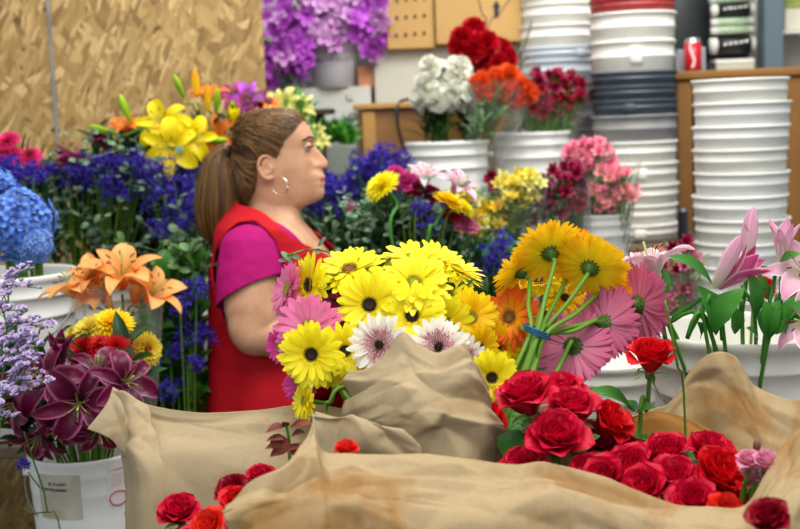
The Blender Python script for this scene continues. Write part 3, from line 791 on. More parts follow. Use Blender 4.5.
part('arrow_mark', mb, INK, t, False)
# white shelf + dark stand behind the woman
t, xl, xr, z0, z1 = face_box('white_drawer_cabinet', 255, 88, 371, 110, 4.67, .22, solid('enamel', (196, 198, 190), .5, noise=.04), 'white enamel cabinet under the pale pail of orchids', 'cabinet', zb=.9)
mb = MB(); box(mb, (P(350, 97, 4.668).x, 4.667, P(350, 97, 4.67).z), (.03, .01, .03), bev=.004); part('latch', mb, PANEL, t, False)
for x in (xl + .03, xr - .03):
    mb = MB(); box(mb, (x, 4.75, .45), (.04, .2, .9)); part('leg', mb, PANEL, t, False)
t = thing('grey_crate', 'grey crate of green plants seen beyond the woman\'s forehead', 'crate', (P(345, 160, 4.3).x, 4.38, 0))
xl = P(324, 160, 4.3).x; xr = P(357, 160, 4.3).x; zt = P(340, 145, 4.3).z
mb = MB(); box(mb, ((xl + xr) / 2, 4.38, zt / 2 + .0), (xr - xl, .16, zt), bev=.006); part('body', mb, solid('grey_green_crate', (122, 128, 120), .6, noise=.06), t, False)
mb = MB(); R3 = random.Random(3)
for i in range(70):
    a = P(R3.uniform(327, 354), R3.uniform(138, 145), R3.uniform(4.33, 4.44)); b = a + Vector((R3.uniform(-.05, .05), R3.uniform(-.07, .02), R3.uniform(.01, .09)))
    leaf(mb, a, b, .03)
single('green_potted_plant', mb, brightgrn, 'low bright green leafy plant on the grey crate', 'plant', (P(340, 145, 4.38).x, 4.38, zt))
mb = MB()
for i in range(6): 
    q = P(334 + i * 4, 126 + (i % 3) * 4, 4.42); box(mb, q, (.05, .004, .05), R=Matrix.Rotation(i * .9, 3, 'Y') @ Matrix.Rotation(i, 3, 'Z'))
mb2 = MB(); pts = [P(340 + 9 * math.cos(a), 130 + 8 * math.sin(a), 4.42) for a in np.linspace(0, 6.28, 9)]
for i in range(60):
    a = P(R3.uniform(334, 352), R3.uniform(122, 138), R3.uniform(4.4, 4.46)); b = a + Vector((R3.uniform(-.03, .03), R3.uniform(-.03, .02), R3.uniform(-.01, .05))); leaf(mb2, a, b, .035)
single('white_potted_plant', mb2, petal_mat('silver_leaf', (150, 160, 170), (190, 196, 196), var=.3), 'greyish white foliage plant right behind the green plant', 'plant', (P(345, 140, 4.42).x, 4.42, zt))
t = thing('dark_stand', 'dark brown wooden stand beside the woman\'s forehead', 'stand', (P(314, 150, 4.25).x, 4.28, 0))
xm = P(316, 150, 4.25).x; zt = P(316, 112, 4.25).z
mb = MB(); box(mb, (xm, 4.28, zt), (.14, .14, .02), bev=.004); part('stand_top', mb, DWOOD, t, False)
mb = MB(); box(mb, (xm + .012, 4.28, (zt - .01) / 2), (.045, .05, zt - .01), bev=.004); part('stand_leg', mb, solid('maroon_wood', (66, 26, 26), .5), t, False)

# ================================================================== BACKGROUND FLOWERS
PURP = petal_mat('purple_statice', (42, 25, 124), (74, 54, 188), var=.3, trans=.15, rough=.6)
LILAC = petal_mat('lilac_statice', (150, 120, 190), (214, 196, 232), var=.15, trans=.2, rough=.6)
BLUE = petal_mat('blue_hydrangea', (50, 90, 200), (120, 164, 236), var=.38, trans=.15, rough=.6)
MAG = petal_mat('magenta_petal', (190, 10, 90), (220, 40, 120), var=.15)
MAROON = petal_mat('maroon_lily', (60, 2, 32), (104, 8, 54), edge=(176, 84, 128), var=.12, trans=.12, rough=.35)
LPINK = petal_mat('pale_pink_lily', (226, 160, 190), (240, 198, 212), edge=(246, 216, 224), var=.06, trans=.25)
PEACH = petal_mat('peach_lily', (250, 150, 50), (250, 186, 110), var=.08, trans=.3)
ORL = petal_mat('orange_lily', (240, 120, 20), (244, 140, 60), var=.1)
YLIL = petal_mat('yellow_lily', (230, 200, 0), (250, 230, 10), var=.06, trans=.25)
PALEY = petal_mat('pale_yellow', (225, 220, 110), (240, 236, 150), var=.1)
ORCH = petal_mat('orchid_deep', (150, 40, 170), (190, 90, 205), var=.2, trans=.2)
ORCL = petal_mat('orchid_pale', (180, 90, 185), (226, 176, 226), var=.15, trans=.25)
CREAM = petal_mat('cream_carnation', (244, 244, 214), (253, 253, 240), var=.06)
CARR = petal_mat('red_carnation', (150, 0, 16), (200, 10, 30), var=.15)
CARO = petal_mat('orange_carnation', (230, 70, 20), (250, 100, 40), var=.12)
SALM = petal_mat('salmon_bloom', (236, 140, 140), (240, 160, 160), var=.12)
ROSP = petal_mat('rose_pink_bloom', (232, 110, 140), (240, 140, 165), var=.12)
WINE = petal_mat('wine_bloom', (84, 2, 32), (142, 8, 54), var=.2, trans=.12)
SYEL = petal_mat('small_yellow', (226, 200, 50), (244, 226, 90), var=.1)

def floret_cluster(mb, c, n, rad, size, R, mi=0):
    for i in range(n):
        q = Vector((R.gauss(0, 1), R.gauss(0, 1), R.gauss(0, 1) + .6)); q.normalize()
        p = c + q * rad * R.uniform(.4, 1); M = Matrix.Translation(p) @ rotto(q, R.uniform(0, 6))
        for k in range(4):
            petal(mb, size, size * .9, 'round', 50, 20, 1, 0, 1, 1, r0=0, az=k * PI / 2, xf=M, mi=mi)
def pt_in(R, poly):
    """random point inside a photo polygon"""
    xs = [p[0] for p in poly]; ys = [p[1] for p in poly]
    while True:
        x, y = R.uniform(min(xs), max(xs)), R.uniform(min(ys), max(ys)); c = False; j = len(poly) - 1
        for i in range(len(poly)):
            if (poly[i][1] > y) != (poly[j][1] > y) and x < (poly[j][0] - poly[i][0]) * (y - poly[i][1]) / (poly[j][1] - poly[i][1]) + poly[i][0]: c = not c
            j = i
        if c: return x, y
def foliage(mb, R, poly, d, dd, n, L, wd, up=.8, nl=4, bend=.1):
    for i in range(n):
        x, y = pt_in(R, poly); a = P(x, y, d + R.uniform(-dd, dd)); l = L * R.uniform(.6, 1.2)
        v = Vector((R.gauss(0, .6), R.gauss(-.2, .6), up + R.gauss(0, .4))).normalized()
        leaf(mb, a, a + v * l, wd * R.uniform(.6, 1.2), bend, nl)
def eucalyptus(mb, R, poly, d, dd, n, size=.022):
    for i in range(n):
        x, y = pt_in(R, poly); a = P(x, y, d + R.uniform(-dd, dd))
        pts = [a + Vector((R.gauss(0, .012) * k, R.gauss(0, .01) * k, .03 * k)) for k in range(5)]
        tube(mb, pts, .0012, 4)
        for p in pts:
            for k in range(2):
                v = Vector((R.gauss(0, 1), R.gauss(-.5, .7), R.gauss(.2, .5))).normalized(); leaf(mb, p, p + v * size * R.uniform(.7, 1.2), size, 0, 3, .1, prof='round')
def statice_bunch(name, label, poly, fpoly, d, base, n, seed, mat=PURP, dd=.12, clus=36, crad=.022, fsz=.0105, group='purple statice bunches', nf=120, fl=.09, fw=.02, neuc=0, cat='flower bunch', fm=None):
    R = random.Random(seed); base = Vector(base); t = thing(name, label, cat, base, group)
    mf, ms, ml, me = MB(), MB(), MB(), MB()
    for i in range(n):
        x, y = pt_in(R, poly); tip = P(x, y, d - .04 + R.uniform(-dd, dd * .5)); b = base + Vector((R.uniform(-.03, .03), R.uniform(-.03, .03), 0))
        pts = cr([b, b.lerp(tip, .5) + Vector((0, 0, .05)), tip], 6); tube(ms, pts, .0018, 4, caps=False)
        mf = MB()
        for k in range(3):
            c = tip + Vector((R.gauss(0, 1), R.gauss(0, 1), R.gauss(0, .7))) * crad * .75; floret_cluster(mf, c, clus // 3, crad, fsz, R)
        part('flower_cluster', mf, mat, t)
    part('stems', ms, grn, t)
    foliage(ml, R, fpoly, d + .09, dd * .8, nf, fl, fw); part('leaves', ml, fm or dkgrn, t)
    if neuc: eucalyptus(me, R, fpoly, d - dd * .5, dd * .8, neuc); part('eucalyptus_leaves', me, euc, t)
    return t
# --- left purple statice along the chipboard wall
bK1 = bucket(92, 282, 3.5, 96, 'pale bucket lost in shade under the left purple statice', mat=PLD, zbase=.862, handle=False)
bK2 = bucket(188, 284, 3.5, 84, 'pale bucket in shade under the purple statice beside the woman', mat=PLD, zbase=.862, handle=False)
bz = .9
def base_in(b, dx=0, dy=0): l = b[1]; return (l.x + dx, l.y + dy, l.z + .02)
statice_bunch('statice_bunch', 'purple statice bunch with dark leaves, leftmost along the chipboard wall', [(44, 168), (62, 160), (92, 158), (96, 185), (60, 186)], [(40, 175), (100, 170), (105, 265), (40, 268)], 3.48, base_in(bK1, -.03), 17, 11, nf=260, neuc=7)
statice_bunch('statice_bunch', 'purple statice bunch with round eucalyptus leaves below the yellow lilies', [(92, 160), (150, 158), (160, 180), (130, 200), (95, 188)], [(90, 172), (160, 172), (165, 265), (90, 268)], 3.46, base_in(bK1, .04), 30, 12, nf=300, neuc=24)
statice_bunch('statice_bunch', 'deep purple statice bunch just left of the woman\'s ponytail', [(150, 165), (196, 162), (205, 200), (212, 240), (165, 235), (150, 200)], [(148, 172), (208, 172), (215, 275), (148, 272)], 3.42, base_in(bK2, 0), 30, 13, nf=300, neuc=14)
statice_bunch('statice_bunch', 'small purple statice bunch between magenta blooms and blue hydrangea at left edge', [(0, 170), (34, 170), (34, 182), (0, 182)], [(0, 165), (40, 170), (60, 265), (0, 262)], 3.12, (P(20, 200, 3.1).x, 3.1, .845), 14, 14, nf=160)
statice_bunch('statice_bunch', 'purple statice bunch in deep shade beside the woman\'s red apron', [(172, 300), (198, 292), (202, 340), (200, 398), (150, 402), (142, 376), (170, 350)], [(140, 330), (200, 300), (202, 410), (150, 425), (120, 400)], 2.86, (P(175, 400, 2.86).x, 2.86, .02), 13, 15, dd=.08, nf=150, fl=.085, fw=.035, fm=midgrn, group=None)
# big leaves and round foliage above it
t = thing('green_leaf_bunch', 'clump of round grey green leaves above the shaded purple statice', 'foliage', (P(185, 300, 2.95).x, 2.95, .02))
mb = MB(); R_ = random.Random(5); eucalyptus(mb, R_, [(160, 285), (196, 280), (200, 330), (165, 340)], 2.92, .05, 26, .026); part('eucalyptus_leaves', mb, leaf_mat('euc_dark', (70, 104, 60), (104, 136, 84)), t)
mb = MB(); foliage(mb, R_, [(160, 285), (200, 270), (200, 420), (140, 420)], 2.92, .08, 190, .09, .045); part('broad_leaves', mb, midgrn, t)
mb = MB(); 
for i in range(14):
    x = R_.uniform(165, 205); tube(mb, [P(x, 330, 2.95), Vector((P(x, 300, 2.95).x, 2.95, .02))], .002, 4, caps=False)
part('stems', mb, grn, t)
# --- middle purple statice behind the mixed bouquet
statice_bunch('statice_bunch', 'purple statice bunch in front of the woman\'s chin', [(306, 205), (312, 185), (345, 178), (352, 215), (330, 222), (308, 218)], [(305, 205), (362, 200), (362, 262), (318, 262)], 3.6, (P(335, 250, 3.6).x, 3.6, .865), 30, 16, nf=300, neuc=2)
statice_bunch('statice_bunch', 'purple statice bunch rising before the wooden sideboard', [(345, 165), (378, 150), (402, 160), (410, 185), (385, 196), (350, 192)], [(345, 185), (410, 180), (410, 262), (345, 262)], 3.62, (P(380, 250, 3.62).x, 3.62, .865), 36, 17, nf=300, neuc=2)
statice_bunch('statice_bunch', 'small purple flowers with bright leaves just left of the orange gerbera tops', [(478, 240), (515, 235), (520, 262), (480, 290)], [(476, 266), (522, 262), (530, 305), (470, 305)], 3.3, (P(500, 260, 3.3).x, 3.3, .86), 8, 18, nf=150, fl=.1, fw=.035, fm=midgrn, group=None)
t = thing('green_leaf_bunch', 'clump of narrow dark green leaves behind the top yellow gerberas', 'foliage', (P(390, 260, 3.2).x, 3.2, .86))
mb = MB(); foliage(mb, R_, [(320, 232), (450, 236), (480, 262), (480, 320), (330, 320)], 3.25, .08, 420, .12, .016); part('leaves', mb, dkgrn, t)
mb = MB(); eucalyptus(mb, R_, [(330, 235), (470, 215), (470, 262), (330, 262)], 3.05, .05, 16, .02); part('eucalyptus_leaves', mb, euc, t)
mb = MB()
for i in range(30):
    x = R_.uniform(335, 470); tube(mb, [P(x, 260, 3.2), Vector((P(x, 300, 3.2).x * .9 + .02, 3.2, .86))], .002, 4, caps=False)
part('stems', mb, grn, t)

# --- mixed bouquet
MBs0 = bucket(418, 300, 3.06, 96, 'white bucket standing under the mixed bouquet with yellow chrysanthemums', zbase=.842, handle=False); MBs = tuple(MBs0[1] + Vector((0, 0, .02)))
flower('mum', 0, {'petals': YEL}, 383, 187, 2.92, (-.5, .4, .7), 1.15, MBs, 'chrysanthemum', 'yellow domed chrysanthemum in the bouquet behind, facing left', spin=0, stemmat=brightgrn, r=.004, mid=P(391, 236, 2.90))
flower('mum', 1, {'petals': YEL2}, 448, 203, 2.9, (.5, .1, .8), 1.0, MBs, 'chrysanthemum', 'yellow daisy seen from the side below the pale pink lily', stemmat=brightgrn, r=.004, mid=P(428, 240, 2.88))
flower('mum', 0, {'petals': YEL}, 463, 209, 3.0, (.7, .1, .6), .85, MBs, 'chrysanthemum', 'small yellow daisy at the right tip of the bouquet behind')
for i, (x, y, c, s, l) in enumerate([(396, 177, HOT, .9, 'hot pink carnation touching the yellow chrysanthemum'), (407, 184, HOT, .9, 'hot pink carnation between yellow chrysanthemum and pale lily'),
      (416, 190, WINE, .85, 'magenta carnation just under the pale lily on the left'), (430, 197, WINE, .9, 'wine red carnation in the middle of the bouquet behind'), (440, 208, WINE, .75, 'dark wine carnation left of the yellow daisy'),
      (466, 226, DUSTY, .95, 'pink carnation lowest at the right of the bouquet behind'), (352, 207, HOT, .5, 'small pink bud among the purple statice'), (452, 215, DKRED, .8, 'dark red carnation under the yellow daisies')]):
    flower('carnation', 0, {'petals': c}, x, y, 3.02 if i != 6 else 3.4, (.1 * (i % 3 - 1), .5, .8), s, MBs, 'carnation', l)
flower('lily', 1, {'petals': LPINK}, 424, 188, 3.05, (.1, .3, .9), .78, MBs, 'lily', 'pale pink lily in the bouquet behind, left of two', stem=True)
flower('lily', 0, {'petals': LPINK}, 452, 194, 3.06, (.5, .3, .7), .78, MBs, 'lily', 'pale pink lily in the bouquet behind, right of two')
statice_bunch('statice_bunch', 'little purple statice tucked inside the mixed bouquet behind', [(415, 205), (440, 212), (438, 235), (398, 222)], [(372, 212), (455, 216), (455, 262), (372, 262)], 3.02, MBs, 3, 19, dd=.04, nf=240, fl=.07, fw=.02, neuc=4, group=None)

# --- lilies on the chipboard wall side
LB = base_in(bK1, .02, .12); LB2 = base_in(bK2, 0, .12)
def lil(kind, v, c, x, y, d, n, s, lab, base, name=None, ctr=None):
    m = {'petals': c}
    return flower(kind, v, m, x, y, d, n, s, base, name or ('lily_bud' if 'bud' in kind else 'lily'), lab, r=.003, k=.08)
lil('lily_wide', 0, YLIL, 172, 148, 3.38, (-.05, .95, .1), 1.0, 'large yellow lily facing forward, lowest of three against the chipboard', LB)
lil('lily_wide', 1, YLIL, 166, 127, 3.44, (-.2, .8, .45), .95, 'yellow lily facing up, topmost of three against the chipboard', LB)
lil('lily_wide', 2, YLIL, 189, 140, 3.42, (.5, .75, .1), .85, 'yellow lily facing right, next to the green bud by the ponytail', LB2)
lil('lily', 0, ORL, 128, 134, 3.46, (-.1, .4, .8), .7, 'small orange lily left of the yellow lilies', LB)
lil('lily_opening', 0, MAROON, 92, 158, 3.4, (-.85, .35, .1), .95, 'maroon lily opening to the left against the chipboard', LB)
lil('lily_opening', 1, MAROON, 116, 150, 3.44, (-.45, .5, .5), .8, 'dark maroon half open lily beside the small orange lily', LB)
for i, (x, y, n, s, l) in enumerate([(118, 134, (-.9, .2, .35), .75, 'green lily bud pointing left above the maroon lilies'), (130, 122, (-.25, .2, 1), .75, 'upright green lily bud above the small orange lily'), (120, 163, (-1, .2, .0), .7, 'green lily bud lying level on the purple statice'),
      (200, 140, (1, .2, .0), .75, 'green lily bud pointing at the woman\'s hair'), (184, 98, (-.35, .2, 1), .65, 'pale green lily bud highest left of the orange lilies'), (216, 114, (.15, .3, 1), .7, 'green lily bud right of the orange lilies'),
      (228, 122, (.3, .3, 1), .6, 'yellow green lily bud by the magenta lilies'), (198, 135, (-.3, .3, .9), .5, 'small green lily bud behind the yellow lilies')]):
    lil('lily_bud', i % 2, lime, x, y, 3.4 + .02 * i, n, s, l, LB if x < 150 else LB2)
lil('lily_bud', 0, YOR, 197, 98, 3.5, (.0, .2, 1), .75, 'tall yellow orange lily bud standing against the chipboard', LB2)
lil('lily_bud', 1, YOR, 208, 112, 3.45, (.05, .2, 1), .72, 'orange yellow lily bud in front of the orange lily', LB2)
lil('lily', 1, ORL, 209, 106, 3.55, (.0, .3, 1), .8, 'orange lily with upright petals above the woman\'s ponytail', LB2)
lil('lily_wide', 1, ORL, 217, 137, 3.5, (-.2, .8, .5), .75, 'soft orange lily right behind the woman\'s hair', LB2)
lil('lily_opening', 1, YLIL, 233, 128, 3.5, (.2, .4, .9), .6, 'small yellow lily above the woman\'s hair', LB2)
for i, (x, y, c, s, l, n) in enumerate([(234, 97, MAG, .62, 'magenta lily topmost above the woman\'s head', (0, .7, .5)), (246, 99, ORCH, .6, 'mauve lily above the woman\'s head', (.2, .8, .3)), (256, 104, MAROON, .6, 'maroon lily above the crown of her head', (.3, .7, .5)), (268, 105, ORL, .5, 'orange lily peeking over the top of her head', (.2, .5, .8)), (240, 106, WINE, .5, 'wine coloured lily touching her hair', (-.1, .8, .3))]):
    lil('lily_wide', i % 3, petal_mat('magenta_lily', (150, 40, 90), (190, 80, 140), var=.15) if c is MAG else c, x, y, 3.6, n, s, l, LB2)
pb = (P(292, 140, 3.9).x, 3.88, 1.16)
for i, (x, y, s, l) in enumerate([(286, 102, .62, 'pale yellow lily topmost behind her forehead'), (300, 108, .6, 'pale yellow lily beside the dark stand'), (306, 112, .4, 'small pale yellow lily nearest the dark stand'), (318, 130, .3, 'small pale yellow bloom before her brow'), (322, 142, .35, 'lowest pale yellow bloom before her brow'), (277, 103, .5, 'pale yellow lily behind the crown of her head')]):
    flower('lily_wide', i % 3, {'petals': PALEY}, x, y, 3.95, (.1 * (i - 2), .8, .4), s, pb, 'lily', l)
mb = MB(); foliage(mb, R_, [(280, 100), (315, 110), (325, 165), (300, 170)], 3.97, .05, 60, .07, .025); 
for i in range(6): tube(mb, [P(300 + i * 3, 150, 3.97), Vector(pb)], .003, 5)
single('green_leaf_bunch', mb, brightgrn, 'light green leaves under the pale yellow lilies', 'foliage', pb)
t = thing('green_leaf_bunch', 'dark lily leaves under the yellow lilies on the chipboard wall', 'foliage', LB)
mb = MB(); foliage(mb, R_, [(95, 135), (150, 140), (205, 130), (240, 120), (235, 175), (90, 172)], 3.56, .06, 170, .09, .024); part('leaves', mb, dkgrn, t)
mb = MB()
for i in range(12): tube(mb, [P(100 + i * 11, 165, 3.54), Vector(LB) + Vector((i * .004, 0, 0))], .003, 5)
part('stems', mb, grn, t)

# --- orchids top left of the locker
q = P(332, 42, 4.66); Rp = .093; zb = P(332, 88, 4.66).z
t, l_, _, _ = bucket(332, 44, 4.72, 48, 'pale tapered pail full of orchids on the white enamel cabinet', mat=solid('pail_plastic', (192, 190, 196), .45), zbase=P(332, 91, 4.6).z + .01, handle=False, name='flower_pail', cat='pail')
pail_base = Vector((l_.x, l_.y, l_.z + .02))
def orchid_bunch(label, poly, n, mat, seed, base, d=4.62):
    R = random.Random(seed); t = thing('orchid_bunch', label, 'flower bunch', base, 'orchid bunches'); ms = MB()
    for i in range(n):
        x, y = pt_in(R, poly); p = P(x, y, d + R.uniform(-.1, .06)); n_ = Vector((R.gauss(0, .5), -1, R.gauss(.1, .5)))
        inst('bloom', lib('orchid', i % 3)['petals'], mat if R.random() < .75 else ORCL, t, Matrix.Translation(p) @ rotto(n_, R.uniform(0, 6)) @ Matrix.Scale(R.uniform(.9, 1.25), 4))
        if i % 3 == 0: tube(ms, cr([Vector(base), (Vector(base) + p) / 2 + Vector((0, 0, .06)), p], 8), .002, 4, caps=False)
    part('stems', ms, grn, t)
gl = Vector((P(283, 95, 4.72).x, 4.72, P(283, 91, 4.6).z + .012))
orchid_bunch('deep mauve orchid bunch hanging left of the pale pail', [(258, 20), (275, 5), (310, 8), (312, 50), (304, 76), (262, 84), (256, 50)], 70, ORCH, 21, gl)
orchid_bunch('pale lilac orchid bunch standing in the pale pail', [(300, -10), (355, -12), (352, 30), (335, 48), (306, 46)], 60, ORCL, 22, pail_base)
orchid_bunch('violet orchid bunch leaning right beside the tan boxes', [(348, -10), (384, -12), (386, 40), (376, 56), (356, 45)], 44, ORCH, 23, pail_base)
orchid_bunch('violet orchid sprays at the top edge above the pale pail', [(268, -25), (384, -25), (384, -2), (268, 0)], 40, ORCH, 24, pail_base)
mb = MB(); lathe(mb, [(0, 0), (.016, 0), (.016, .07), (.012, .08), (0, .08)], 16, gl + Vector((.075, -.04, -.0))); single('white_bottle', mb, ROLLW, 'small white bottle between the mauve orchids and the pail', 'bottle', gl + Vector((.075, -.04, 0)))
mb = MB(); box(mb, (P(367, 78, 4.72).x, 4.72, P(367, 91, 4.6).z + .055), (.07, .05, .08), bev=.004); single('orange_carton', mb, solid('orange_carton', (206, 140, 104), .7), 'small orange carton right of the pale pail', 'carton', (P(367, 78, 4.72).x, 4.72, P(367, 91, 4.6).z + .015), smooth=False)
mb = MB()
for i in range(40):
    a = P(R_.uniform(268, 300), R_.uniform(80, 92), 4.62 + R_.uniform(-.03, .05)); leaf(mb, a, a + Vector((R_.uniform(-.05, .05), R_.uniform(-.03, .03), R_.uniform(-.01, .05))), .03, nl=4)
single('silver_foliage', mb, MC['silver_leaf'], 'silvery foliage on the cabinet above the pale yellow lilies', 'foliage', gl + Vector((0, -.04, 0)))

# --- carnations in the back bucket
AB = bA[1] + Vector((0, 0, .02))
R4 = random.Random(9)
wc = [(426, 82), (440, 72), (455, 74), (466, 84), (422, 97), (436, 92), (451, 90), (463, 98), (430, 68), (448, 99), (436, 99), (426, 100), (457, 68), (445, 82), (468, 90)]
for i, (x, y) in enumerate(wc):
    flower('carnation', i % 2, {'petals': CREAM}, x + 1, y + 1, 4.12 + (.0 if i % 2 else -.04), ((x - 444) / 34, .75, (92 - y) / 34 + .25), 1.35, AB + Vector((-.05 + R4.uniform(-.02, .02), 0, 0)), 'white_carnation', 'cream white carnation in the round white cluster above the back bucket', group='white carnations in the back bucket', r=.003)
rc = [(463, 40), (475, 38), (487, 45), (499, 52), (470, 52), (484, 60), (497, 66), (486, 73), (478, 48), (474, 32), (460, 48), (504, 60), (492, 76)]
for i, (x, y) in enumerate(rc):
    flower('carnation', i % 2, {'petals': CARR}, x, y - 1, 4.16 + (.04 if i % 2 else 0), ((x - 480) / 30, .75, (56 - y) / 30 + .25), 1.4, AB + Vector((.03, 0, 0)), 'red_carnation', 'deep red carnation in the red cluster above the white ones', group='red carnations in the back bucket', r=.003)
oc = [(485, 90), (497, 80), (509, 76), (520, 88), (505, 92), (516, 96), (494, 93), (526, 93), (482, 83)]
for i, (x, y) in enumerate(oc):
    flower('carnation', i % 2, {'petals': CARO}, x, y, 4.06, ((x - 505) / 26, .8, (86 - y) / 26), 1.25, AB + Vector((.05, -.03, 0)), 'orange_carnation', 'orange carnation in the clear-wrapped cluster over the back bucket', group='orange carnations in the back bucket', r=.003)
def film_cone(label, tips, base, d, group='clear wraps'):
    """crinkled clear sleeve from a round mouth down to the bunch foot"""
    (x0, y0), (x1, y1) = tips; a = P(x0, y0, d); b = P(x1, y1, d); c = (a + b) / 2; rad = (a - b).length / 2; base = Vector(base)
    mb = MB(); vs = []; uv = []; R = random.Random(int(x0)); ph = [R.uniform(0, 6) for _ in range(4)]
    ax = (c - base).normalized(); sx = (b - a).normalized(); sx = (sx - ax * sx.dot(ax)).normalized(); sy = ax.cross(sx); nn = 40
    for j in range(9):
        t = j / 8; rr = .018 + (rad - .018) * t ** .8; q = base.lerp(c, t)
        for k in range(nn):
            an = 2 * PI * k / nn; w = 1 + .10 * t * math.sin(5 * an + ph[0]) + .06 * t * math.sin(11 * an + ph[1] + t * 3)
            vs.append(q + (sx * math.cos(an) + sy * math.sin(an) * .75) * rr * w + ax * (.02 * math.sin(3 * an + ph[2]) * t)); uv.append((k / nn, t))
    mb.add(vs, gridf(nn, 8, True), uv); return single('clear_sleeve', mb, plastic_film(), label, 'plastic wrap', base, group=None)
film_cone('clear plastic sleeve around the orange carnations', ((476, 86), (532, 78)), AB + Vector((.035, -.03, 0)), 4.06)
t = thing('green_leaf_bunch', 'carnation stems and grey green leaves above the back bucket rim', 'foliage', AB)
mb = MB(); foliage(mb, R4, [(424, 108), (446, 112), (448, 146), (424, 146)], 4.12, .04, 130, .09, .010); foliage(mb, R4, [(458, 104), (474, 95), (480, 140), (460, 146)], 4.16, .04, 130, .09, .010); part('dark_leaves', mb, dkgrn, t)
mb = MB(); foliage(mb, R4, [(490, 100), (508, 100), (484, 140), (466, 146)], 4.06, .04, 130, .09, .012); part('light_leaves', mb, leaf_mat('grey_green', (96, 130, 80), (140, 170, 120)), t)

def small_bunch(label, poly, n, mats, d, base, seed, name, blab, bname, size=1.0, fol=None, group=None, film=None, dd=.06):
    """stems of small blooms; every bloom is a part"""
    R = random.Random(seed); t = thing(name, label, 'flower bunch', base); ms, ml = MB(), MB(); base = Vector(base)
    for i in range(n):
        x, y = pt_in(R, poly); p = P(x, y, d + R.uniform(-dd, dd)); nv = Vector((R.gauss(0, .5), -.8, R.gauss(.5, .4)))
        inst(bname, lib('small', i % 3)['petals'], R.choice(mats), t, Matrix.Translation(p) @ rotto(nv, R.uniform(0, 6)) @ Matrix.Scale(R.uniform(.85, 1.2) * size, 4))
        tube(ms, cr([base + Vector((R.uniform(-.02, .02), R.uniform(-.02, .02), 0)), base.lerp(p, .55) + Vector((0, 0, .03)), p], 6), .0018, 4, caps=False)
    part('stems', ms, grn, t)
    if fol: foliage(ml, R, fol, d + .02, .04, 120, .06, .014); part('leaves', ml, MC.get('grey_green'), t)
    return t
BB = bB[1] + Vector((0, 0, .02)); CC = bC[1] + Vector((0, 0, .02)); DD = bD[1] + Vector((0, 0, .02))
small_bunch('bunch of small wine red blooms in clear wrap before the leftmost stack', [(516, 84), (530, 74), (560, 72), (580, 76), (590, 92), (586, 112), (560, 118), (530, 112)], 85, [WINE, WINE, DKRED], 4.26, BB, 31, 'wine_flower_bunch', '', 'bloom', 1.0, [(508, 95), (585, 105), (566, 136), (504, 138)])
small_bunch('bunch of small yellow blooms, lower left beside the mixed bouquet', [(448, 200), (458, 184), (478, 186), (480, 200), (514, 208), (520, 226), (490, 234), (462, 236)], 70, [SYEL, YEL2, PALEY], 3.62, CC + Vector((-.02, 0, 0)), 32, 'yellow_flower_bunch', '', 'bloom', 1.0, [(450, 200), (520, 200), (515, 236), (470, 240)])
small_bunch('clear-wrapped bunch of small yellow blooms, upper right of the other', [(498, 182), (508, 174), (528, 174), (540, 186), (534, 202), (512, 206), (500, 198)], 45, [SYEL, PALEY], 3.58, CC + Vector((.02, 0, 0)), 33, 'yellow_flower_bunch', '', 'bloom', 1.0, [(505, 190), (538, 190), (525, 230), (505, 235)])
small_bunch('small wine red bunch tucked between two yellow bunches', [(486, 176), (500, 174), (502, 190), (488, 192)], 12, [WINE], 3.66, CC, 34, 'wine_flower_bunch', '', 'bloom', .9)
small_bunch('bunch of wine red blooms in crinkled wrap left of the pink bunch', [(534, 182), (548, 170), (578, 168), (586, 190), (584, 212), (545, 218), (526, 222), (530, 200)], 75, [WINE, WINE, MAROON], 3.6, DD + Vector((-.06, 0, 0)), 35, 'wine_flower_bunch', '', 'bloom', 1.0, [(535, 190), (580, 190), (580, 216), (540, 222)])
small_bunch('rose pink freesia bunch, upper left of the pink flowers by the stack', [(564, 156), (574, 146), (596, 142), (610, 152), (612, 166), (595, 172), (566, 166)], 48, [ROSP], 3.72, DD, 36, 'pink_flower_bunch', '', 'bloom', .9, [(575, 165), (612, 165), (608, 212), (580, 212)])
small_bunch('salmon pink freesia bunch, lower right by the mixed stack', [(590, 186), (600, 172), (622, 168), (634, 180), (634, 200), (612, 210), (584, 208)], 60, [SALM, ROSP], 3.66, DD + Vector((.03, 0, 0)), 37, 'pink_flower_bunch', '', 'bloom', .85, [(590, 180), (630, 180), (620, 212), (592, 212)])
film_cone('clear crinkled sleeve around the wine red bunch before the leftmost stack', ((512, 96), (592, 92)), BB + Vector((0, -.02, .02)), 4.22)
film_cone('clear sleeve around the upper right yellow bunch', ((494, 186), (546, 184)), CC + Vector((.02, -.02, .0)), 3.52)
film_cone('clear sleeve around the wine red bunch beside the pink one', ((528, 186), (590, 182)), DD + Vector((-.05, -.02, 0)), 3.54)
film_cone('clear sleeve around the salmon pink bunch', ((572, 160), (640, 176)), DD + Vector((.02, -.02, 0)), 3.62)
